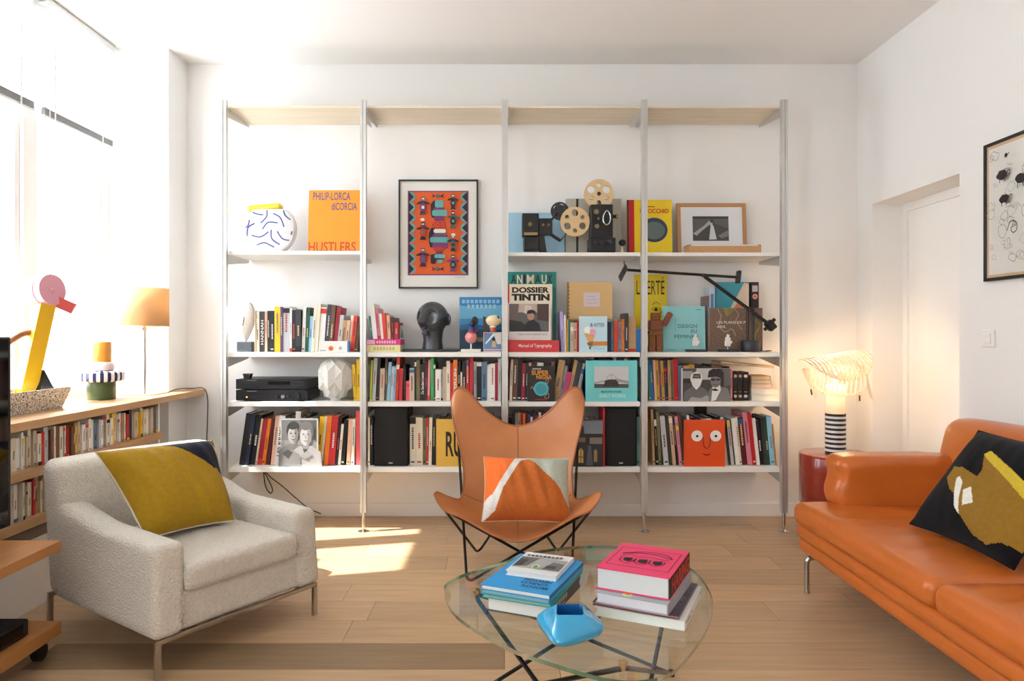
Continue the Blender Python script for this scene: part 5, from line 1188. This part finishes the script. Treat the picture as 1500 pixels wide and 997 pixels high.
# black balanced desk lamp
kl = 4.255 / F
dl = thing('desk_lamp', 'black balanced arm desk lamp reaching over the middle shelf', 'lamp', (XW(1099.5, 4.255), 4.255, Z_B))
def Lq(px, py, y=0.0): return Vector(((px - 1099.5) * kl, y, (ZW(py, 4.255) - Z_B)))
lb_ = M('#141416', .35, var=.05)
add('base', lathe([(.053, .0004), (.055, .004), (.055, .066), (.052, .070)], 40), M('#2a2d33', .4, var=.04), dl)
for dx in (-4.2, 3.6): add('upright_rod', tube([(dx * kl, 0, .068), (dx * kl, 0, Lq(0, 452).z)], .0085, 12), lb_, dl)
add('hinge', tube([Lq(1099, 452.5, -.022), Lq(1099, 452.5, .022)], .012, 16), lb_, dl); add('hinge_pin', tube([Lq(1096, 454, -.0235), Lq(1096, 454, -.021)], .004, 10), M('#b03a2e', .5), dl)
for s_ in (-1, 1): add('lower_arm', tube([Lq(1127, 475, .007 * s_) + Vector((0, 0, .008 * s_)), Lq(1030.5, 403.5, .007 * s_) + Vector((0, 0, .008 * s_))], .0062, 10), lb_, dl)
add('lower_weight', xform(softbox(.050, .05, .062, .010, 4), Matrix.Translation(Lq(1128.5, 476.5)) @ Matrix.Rotation(R(-38), 4, 'Y')), lb_, dl); add('weight_tail', tube([Lq(1120, 483), Lq(1135, 467)], .011, 10), lb_, dl)
add('hinge', tube([Lq(1030, 403, -.02), Lq(1030, 403, .02)], .010, 16), lb_, dl); add('hinge_pin', tube([Lq(1030, 403, -.0215), Lq(1030, 403, -.019)], .004, 10), M('#b03a2e', .5), dl)
add('upper_arm', tube([Lq(916, 395), Lq(1082, 406)], .0085, 12), lb_, dl)
add('upper_weight', xform(softbox(.022, .05, .078, .008, 3), Matrix.Translation(Lq(1081.5, 405.5)) @ Matrix.Rotation(R(6), 4, 'Y')), lb_, dl)
add('lamp_head', prism([((906.5 - 1099.5) * kl, Lq(0, 404).z), ((909.5 - 1099.5) * kl, Lq(0, 412).z), ((918.5 - 1099.5) * kl, Lq(0, 394).z), ((915.5 - 1099.5) * kl, Lq(0, 387).z)], .06, 'y'), lb_, dl, loc=(0, -.03, 0), smooth=False, bevel=.003)
add('head_handle', tube([Lq(915, 392), Lq(914, 382)], .0035, 8), lb_, dl)
add('cord', tube(catmull([(.05, 0, .006), (.10, .0, .005), (.14, .03, .007), (.13, .10, .005)], 6), .0025, 6), lb_, dl)

# ---------------------------------------------------------------- second lowest shelf
def hifi(label, z0, py0, py1, kind):
    D = 4.20; k = D / F; x0, x1 = XW(345.5, D), XW(450.5, D); h = (py1 - py0) * k
    t = thing('hifi_component', label, 'stereo', ((x0 + x1) / 2, D, z0)); w = x1 - x0
    dm = M('#1d1f24', .42, .3, var=.05)
    add('case', bx(-w / 2 + .003, w / 2 - .003, .012, .29, .006, h), dm, t, smooth=False, bevel=.002); add('front_panel', bx(-w / 2, w / 2, 0, .012, .006, h), M('#17191e', .35, .3, var=.04), t, smooth=False, bevel=.0015)
    for (a, b) in ((-.17, .04), (.17, .04), (-.17, .25), (.17, .25)): add('foot', shift(cyl(.014, .006, 14), a, b, .0002), black_pl, t)
    if kind == 'disc':
        add('display', bx(-.02, .11, -.001, 0, h * .50, h * .80), M('#08080c', .1), t, smooth=False); add('disc_tray', bx(-.17, -.05, -.0015, 0, h * .58, h * .80), black_pl, t, smooth=False)
        for i in range(5):
            for j in range(2): add('button', bx(.125 + i * .014, .134 + i * .014, -.002, 0, h * (.38 + .26 * j), h * (.50 + .26 * j)), gun, t, smooth=False)
    else:
        add('volume_knob', tube([(.155, -.018, h * .5), (.155, 0, h * .5)], .021, 28), black_pl, t)
        for i, x in enumerate((.03, .07, .10)): add('knob', tube([(x, -.012, h * .42), (x, 0, h * .42)], .009 if i != 1 else .011, 18), chrome if i == 1 else gun, t)
        add('power_light', tube([(-.150, -.003, h * .38), (-.150, 0, h * .38)], .005, 12), M('#ffb070', .4, emit='#ff9a50', estr=2.0), t)
        for i in range(7): add('button', bx(-.125 + i * .02, -.115 + i * .02, -.002, 0, h * .40, h * .48), gun, t, smooth=False)
    add('maker_mark', bx(-.15, -.09, -.0008, 0, h * .86, h * .93), M('#6a6c72', .5), t, smooth=False)
    return h
h1 = hifi('black stereo amplifier with round volume knob, under the disc player', Z_C + .0003, 569, 585.5, 'amp')
h2_ = hifi('black disc player with display on top of the amplifier', Z_C + .0006 + h1, 552.5, 568.3, 'disc')
cr_ = thing('remote_cradle', 'small black cradle block on top of the disc player', 'accessory', (XW(361, 4.26), 4.26, Z_C + .0012 + h1 + h2_))
add('block', prism([(-.024, .026), (.026, .026), (.018, 0), (-.017, 0)], .04, 'y'), black_pl, cr_, smooth=False, bevel=.002); add('lip', bx(-.025, .027, -.001, .041, .0255, .029), gun, cr_, smooth=False)
ol_ = thing('paper_lamp', 'white folded paper globe lamp beside the stereo', 'lamp', (XW(491.5, 4.27), 4.27, Z_C))
N = 16; ringsP = [(.028, .0006, 0, 1), (.030, .012, 0, 1), (.070, .040, .016, .93), (.106, .095, -.020, .90), (.110, .160, .022, .90), (.094, .212, -.014, .90), (.050, .246, .006, .90), (.012, .256, 0, 1)]
V = []; Fc = []
for r, z, dz, inn in ringsP:
    for i in range(N):
        a = 2 * math.pi * (i + .5) / N; q = r * (1 if i % 2 else inn); V.append((q * math.cos(a), q * math.sin(a), z + (dz if i % 2 else -dz)))
for j in range(len(ringsP) - 1):
    for i in range(N):
        a, b = j * N + i, j * N + (i + 1) % N; c, d = (j + 1) * N + i, (j + 1) * N + (i + 1) % N
        Fc += [(a, b, d), (a, d, c)] if (i + j) % 2 else [(a, b, c), (b, d, c)]
pap = translucent('folded_paper', '#efede8', .25)
add('paper_shade', (V, Fc), pap, ol_, smooth=False); add('foot_ring', lathe([(.030, .0004), (.030, .006), (.022, .006)], 20), M('#e6e4df', .6), ol_)
o, f = cover_book('black comic book with orange title and turquoise badge', 772.5, 813, 536, FD, .014, Z_C, '#25211f', '#cfc6b0', 0)
orr = c_('#d98f32'); f.rect(.18, .90, .50, .94, c_('#a9a29a')); f.text('SUPER', .15, .745, .78, .88, orr, .03); f.text('NEGRA', .32, .63, .88, .745, orr, .03)
f.ell(.50, .36, .27, .205, c_('#4fb3bd'), 26).ell(.50, .36, .20, .15, c_('#3f98a4'), 26); f.stroke([(.12, .36), (.18, .42), (.24, .32)], .003, c_('#c9a59c'), 4); f.stroke([(.72, .50), (.78, .66), (.66, .58)], .003, c_('#c9a59c'), 4, True); f.stroke([(.62, .12), (.76, .24), (.76, .10)], .003, c_('#c9a59c'), 4, True); f.rect(.28, .045, .72, .07, c_('#a8323a')); f.done()
for i, (a, b, y0_) in enumerate(((0, 0, 0),)): pass
o, f = cover_book('turquoise photo book with grey pier picture, second lowest shelf', 858, 933.5, 528, FD - .004, .020, Z_C, '#74cfd0', None, 0)
f.rect(.165, .335, .83, .855, G(200)).rect(.165, .335, .83, .43, G(78)).poly([(.165, .43), (.35, .48), (.5, .5), (.83, .44), (.83, .50), (.6, .56), (.4, .53), (.165, .47)], G(150)).poly([(.35, .37), (.37, .50), (.44, .54), (.58, .53), (.63, .47), (.64, .37)], G(50)).stroke([(.40, .53), (.42, .60), (.5, .66), (.58, .60), (.62, .52)], .002, G(110), 4).stroke([(.5, .54), (.5, .68)], .002, G(110))
f.text('MARTIN PARR', .30, .215, .70, .265, c_('#2a5f6a'), .02); f.text('EARLY WORKS', .27, .095, .77, .185, c_('#b9eaea'), .02); f.done()
# portraits
def person(f, u, v, s, hair, skin, dark, coat, shirt=None):
    f.poly([(u - .36 * s, 0), (u - .34 * s, v - .30 * s), (u - .14 * s, v - .19 * s), (u + .14 * s, v - .19 * s), (u + .34 * s, v - .30 * s), (u + .36 * s, 0)], coat)
    if shirt: f.poly([(u - .09 * s, v - .17 * s), (u - .02 * s, max(.02, v - .36 * s)), (u + .09 * s, v - .17 * s)], shirt)
    f.rect(u - .07 * s, v - .24 * s, u + .07 * s, v - .08 * s, dark); f.ell(u + .01 * s, v + .06 * s, .175 * s, .185 * s, hair, 11, .3); f.ell(u, v - .02 * s, .128 * s, .165 * s, skin, 22)
    f.poly([(u + .03 * s, v + .12 * s), (u + .11 * s, v + .07 * s), (u + .128 * s, v - .03 * s), (u + .09 * s, v - .14 * s), (u + .01 * s, v - .18 * s), (u + .05 * s, v - .06 * s)], dark)
    f.poly([(u - .15 * s, v + .02 * s), (u - .13 * s, v + .17 * s), (u, v + .23 * s), (u + .14 * s, v + .17 * s), (u + .16 * s, v + .02 * s), (u + .09 * s, v + .10 * s), (u - .02 * s, v + .08 * s), (u - .10 * s, v + .11 * s)], hair)
    for e in (-.052, .052): f.poly([(u + (e - .030) * s, v + .012 * s), (u + e * s, v + .032 * s), (u + (e + .030) * s, v + .012 * s), (u + e * s, v + .002 * s)], hair)
    f.poly([(u - .012 * s, v + .01 * s), (u + .022 * s, v - .055 * s), (u - .015 * s, v - .06 * s)], dark); f.poly([(u - .058 * s, v - .085 * s), (u, v - .100 * s), (u + .058 * s, v - .083 * s), (u, v - .120 * s)], hair)
o, f = cover_book('photo book with two masked figures in black and white, second lowest shelf', 998.5, 1070, 539.5, FD, .018, Z_C, '#d9d7d2', '#c98a94', 0)
f.rect(.02, 0, 1, 1, G(70)).rect(.30, .66, .72, 1, G(190)).rect(.02, .70, .22, .92, G(150)).rect(.04, .55, .18, .68, G(38)).poly([(.82, .45), (1, .5), (1, 1), (.84, 1)], G(96))
f.poly([(.03, 0), (.06, .30), (.22, .45), (.40, .45), (.55, .30), (.58, 0)], G(104)).ell(.30, .70, .125, .20, G(218), 20).poly([(.18, .66), (.42, .66), (.38, .48), (.30, .35), (.22, .48)], G(226)).poly([(.22, .70), (.39, .70), (.38, .84), (.24, .84)], G(52)).rect(.25, .74, .36, .79, G(120)).poly([(.12, 0), (.20, .14), (.40, .10), (.52, .20), (.60, .05), (.58, 0)], G(160))
f.poly([(.55, 0), (.56, .35), (.64, .48), (.80, .50), (.95, .38), (1, .1), (1, 0)], G(120)).poly([(.60, 0), (.63, .44), (.78, .50), (.80, .35), (.70, .05)], G(225)).ell(.69, .62, .105, .20, G(120), 20).poly([(.53, .72), (.55, .92), (.64, 1.0), (.78, .98), (.86, .88), (.86, .68), (.70, .76)], G(36)).poly([(.80, .7), (.86, .7), (.86, .42), (.80, .46)], G(40)).rect(.60, .63, .68, .69, G(28)).rect(.70, .64, .78, .69, G(28)).stroke([(.63, .52), (.69, .50), (.75, .53)], .003, G(40), 3).poly([(.60, .36), (.68, .40), (.76, .34), (.70, .32), (.64, .33)], G(24)); f.done()
for i, (a, b) in enumerate(((1074, 1080.5), (1080.8, 1087.8), (1088.2, 1096.5))):
    w_ = (b - a) * 4.235 / F; h_b = 42 * 4.235 / F
    bb = book('book', f'{("leftmost", "central", "rightmost")[i]} of three black books with round pale emblems', 'book', (XW(a, 4.235), 4.235, Z_C + .0005), w_, h_b, .17, M('#151517', .45, var=.05), 0, group='black volumes with round emblems')
    em = c_(('#c9bdb0', '#c4967a', '#cfcac2')[i]); f = Face(bb, (0, 0, 0), (w_, 0, 0), (0, 0, h_b), (0, -1, 0), 'spine_print'); f.ell(.5, .86, .34, .055, em).ell(.5, .16, .34, .055, em).rect(.25, .3, .75, .32, em); f.done()
zs = Z_C + .0004
for (lab, a, b, hpx, c, pg) in (('white thick book at the bottom of the flat pile, fourth bay', 1098.5, 1141, 9, '#e8e2d6', '#efe9dc'), ('second white book up in the flat pile, fourth bay', 1098, 1140, 9, '#ece5d8', '#efe6d6'), ('pinkish book third up in the flat pile, fourth bay', 1098.5, 1129, 6.5, '#d9a58a', '#e6cdb4'), ('grey beige book fourth up in the flat pile, fourth bay', 1099, 1128, 5.5, '#b7a891', '#d8c5a8'), ('tan book on top of the flat pile, fourth bay', 1099, 1127, 6, '#c79a6e', '#dcb98e')):
    w_ = (b - a) * 4.26 / F; hh_ = hpx * 4.235 / F
    t = flat_book('book', lab, ((XW(a, 4.26) + XW(b, 4.26)) / 2, 4.325), w_, .18, hh_, 0, M(c, .5, var=.04), zs, page=pg); zs += hh_ + .0004
t = thing('cardboard_folder', 'sloping tan cardboard folder lying over the black emblem books', 'folder', (XW(1060, 4.33), 4.30, Z_C + .222), (0, R(5.2), 0))
add('cover', bx(-.045, .285, -.05, .16, .012, .015), M('#b98a5c', .7, var=.06), t, smooth=False); add('paper_sheets', bx(-.04, .28, -.045, .155, .004, .012), M('#dcc9a8', .8), t, smooth=False); add('cover', bx(-.045, .285, -.05, .16, .001, .004), M('#b98a5c', .7, var=.06), t, smooth=False)

# ---------------------------------------------------------------- lowest shelf
def speaker(label, px0, px1, py0):
    D = 4.20; k = D / F; w = (px1 - px0) * k; h = ZW(py0, D) - Z_D
    t = thing('loudspeaker', label, 'speaker', ((XW(px0, D) + XW(px1, D)) / 2, D, Z_D + .0004), group='black bookshelf loudspeakers')
    add('cabinet', bx(-w / 2, w / 2, .016, .24, 0, h), M('#1a1512', .5, var=.08), t, smooth=False, bevel=.002); add('grille', shift(softbox(w - .004, .016, h - .004, .006, 3), 0, .008, h / 2), black_mt, t)
    add('maker_badge', bx(-.012, .012, -.0012, .0, .016, .024), M('#b9b9b9', .4), t, smooth=False)
speaker('black bookshelf loudspeaker in the second bay, lowest shelf', 547.5, 597, 596)
speaker('black bookshelf loudspeaker in the third bay, lowest shelf', 886.5, 933, 597)
o, f = cover_book('photo book with two smiling men in grey tones, lowest shelf', 411, 465.5, 613, FD, .018, Z_D, '#e4e2de', None, 0)
f.rect(.02, .02, .97, .97, G(150)).rect(.02, .55, .97, .97, G(118)).poly([(.5, .97), (.97, .97), (.97, .5), (.8, .7)], G(92))
person(f, .34, .68, 1.12, G(58), G(182), G(132), G(128)); person(f, .68, .66, 1.2, G(112), G(196), G(152), G(178), G(84)); f.poly([(.05, .02), (.08, .22), (.30, .36), (.52, .26), (.55, .02)], G(148)).poly([(.06, .28), (.22, .16), (.34, .30), (.2, .36)], G(84)).poly([(.5, .22), (.68, .16), (.86, .24), (.74, .34)], G(168)).done()
o, f = cover_book('mustard book with tall condensed black letters behind the tan chair', 639, 700, 614, FD, .018, Z_D, '#e0b44a', None, 0)
f.text('RUE', .23, .21, .80, .74, c_('#17140f'), .02); f.done()
o, f = cover_book('dark photo book of lit buildings at dusk, lowest shelf', 832, 883, 614.5, FD, .018, Z_D, '#2b2c30', '#1c1c20', 0)
f.rect(.03, .70, 1, .98, c_('#7f8796')).poly([(.03, .3), (.03, .9), (.35, .9), (.45, .86), (.48, .6), (.6, .62), (1, .60), (1, .3)], c_('#2f2a28')).rect(.25, .52, .5, .62, c_('#7a6a52')).rect(.62, .45, .98, .62, c_('#8a8078')).poly([(.12, .03), (.12, .5), (1, .48), (1, .03)], c_('#33363c'))
f.poly([(.30, .08), (.30, .34), (.37, .40), (.44, .34), (.44, .08)], c_('#d8b25a')).poly([(.74, .10), (.74, .34), (.79, .38), (.84, .34), (.84, .10)], c_('#a08a5e')).rect(.36, .08, .38, .38, c_('#3a3026')).rect(.30, .2, .44, .215, c_('#3a3026')).poly([(.52, .03), (.58, .45), (.66, .45), (.72, .03)], c_('#5a626c')).done()
w_ = 3 * 4.2 / F
book('book', 'thin red book wedged against the third bay loudspeaker', 'book', (XW(883.3, 4.2), 4.2, Z_D + .0005), w_ * .95, ZW(597, 4.2) - Z_D, .2, cmat('red'), 0)
o, f = cover_book('orange book with a simple smiling cartoon face, lowest shelf', 1002.5, 1062, 615, FD, .018, Z_D, '#e2511f', '#c24018', 0)
wh, kb, br_ = c_('#eceae6'), c_('#171413'), c_('#5e1a10')
for u in (.31, .77): f.ell(u, .66, .138, .118, wh, 32).ell(u + .005, .655, .032, .028, kb, 16)
f.stroke([(.465, .64), (.47, .50), (.50, .42), (.55, .395), (.60, .42), (.63, .50), (.63, .64)], .0045, br_, 6); f.stroke([(.46, .28), (.50, .258), (.55, .25), (.60, .258), (.64, .275)], .0055, br_, 5); f.rect(.035, 0, .042, 1, c_('#c9451a')); f.done()
bxk = thing('black_box', 'small black box standing behind the orange face book', 'box', (XW(1027, 4.465), 4.465, Z_D + .0004)); add('case', bx(-.037, .037, 0, .038, 0, .345), black_pl, bxk, smooth=False, bevel=.003); add('lid', bx(-.039, .039, -.002, .040, .345, .356), black_pl, bxk, smooth=False)

# cables hanging below the shelf and behind it
for i, (lab, pts) in enumerate((('looped black cable hanging below the lowest shelf', ((386, 690, 4.44), (389, 712, 4.44), (396, 722, 4.44), (399, 716, 4.44), (392, 700, 4.44), (387, 691, 4.44))), ('long black cable sagging to the floor below the lowest shelf', ((388, 690, 4.45), (398, 700, 4.45), (414, 712, 4.45), (432, 728, 4.46), (452, 744, 4.47), (470, 752, 4.47))))):
    tag(add('cable', tube(catmull([P(a, b, c) for a, b, c in pts], 8), .0032, 6), black_pl), lab, 'cable')
tag(add('cable', tube(catmull([P(1142, 525, 4.46), P(1143, 560, 4.47), P(1141, 586, 4.47)], 8), .0022, 6), M('#6b4a34', .6)), 'thin brown cable running down behind the rightmost shelf post', 'cable')
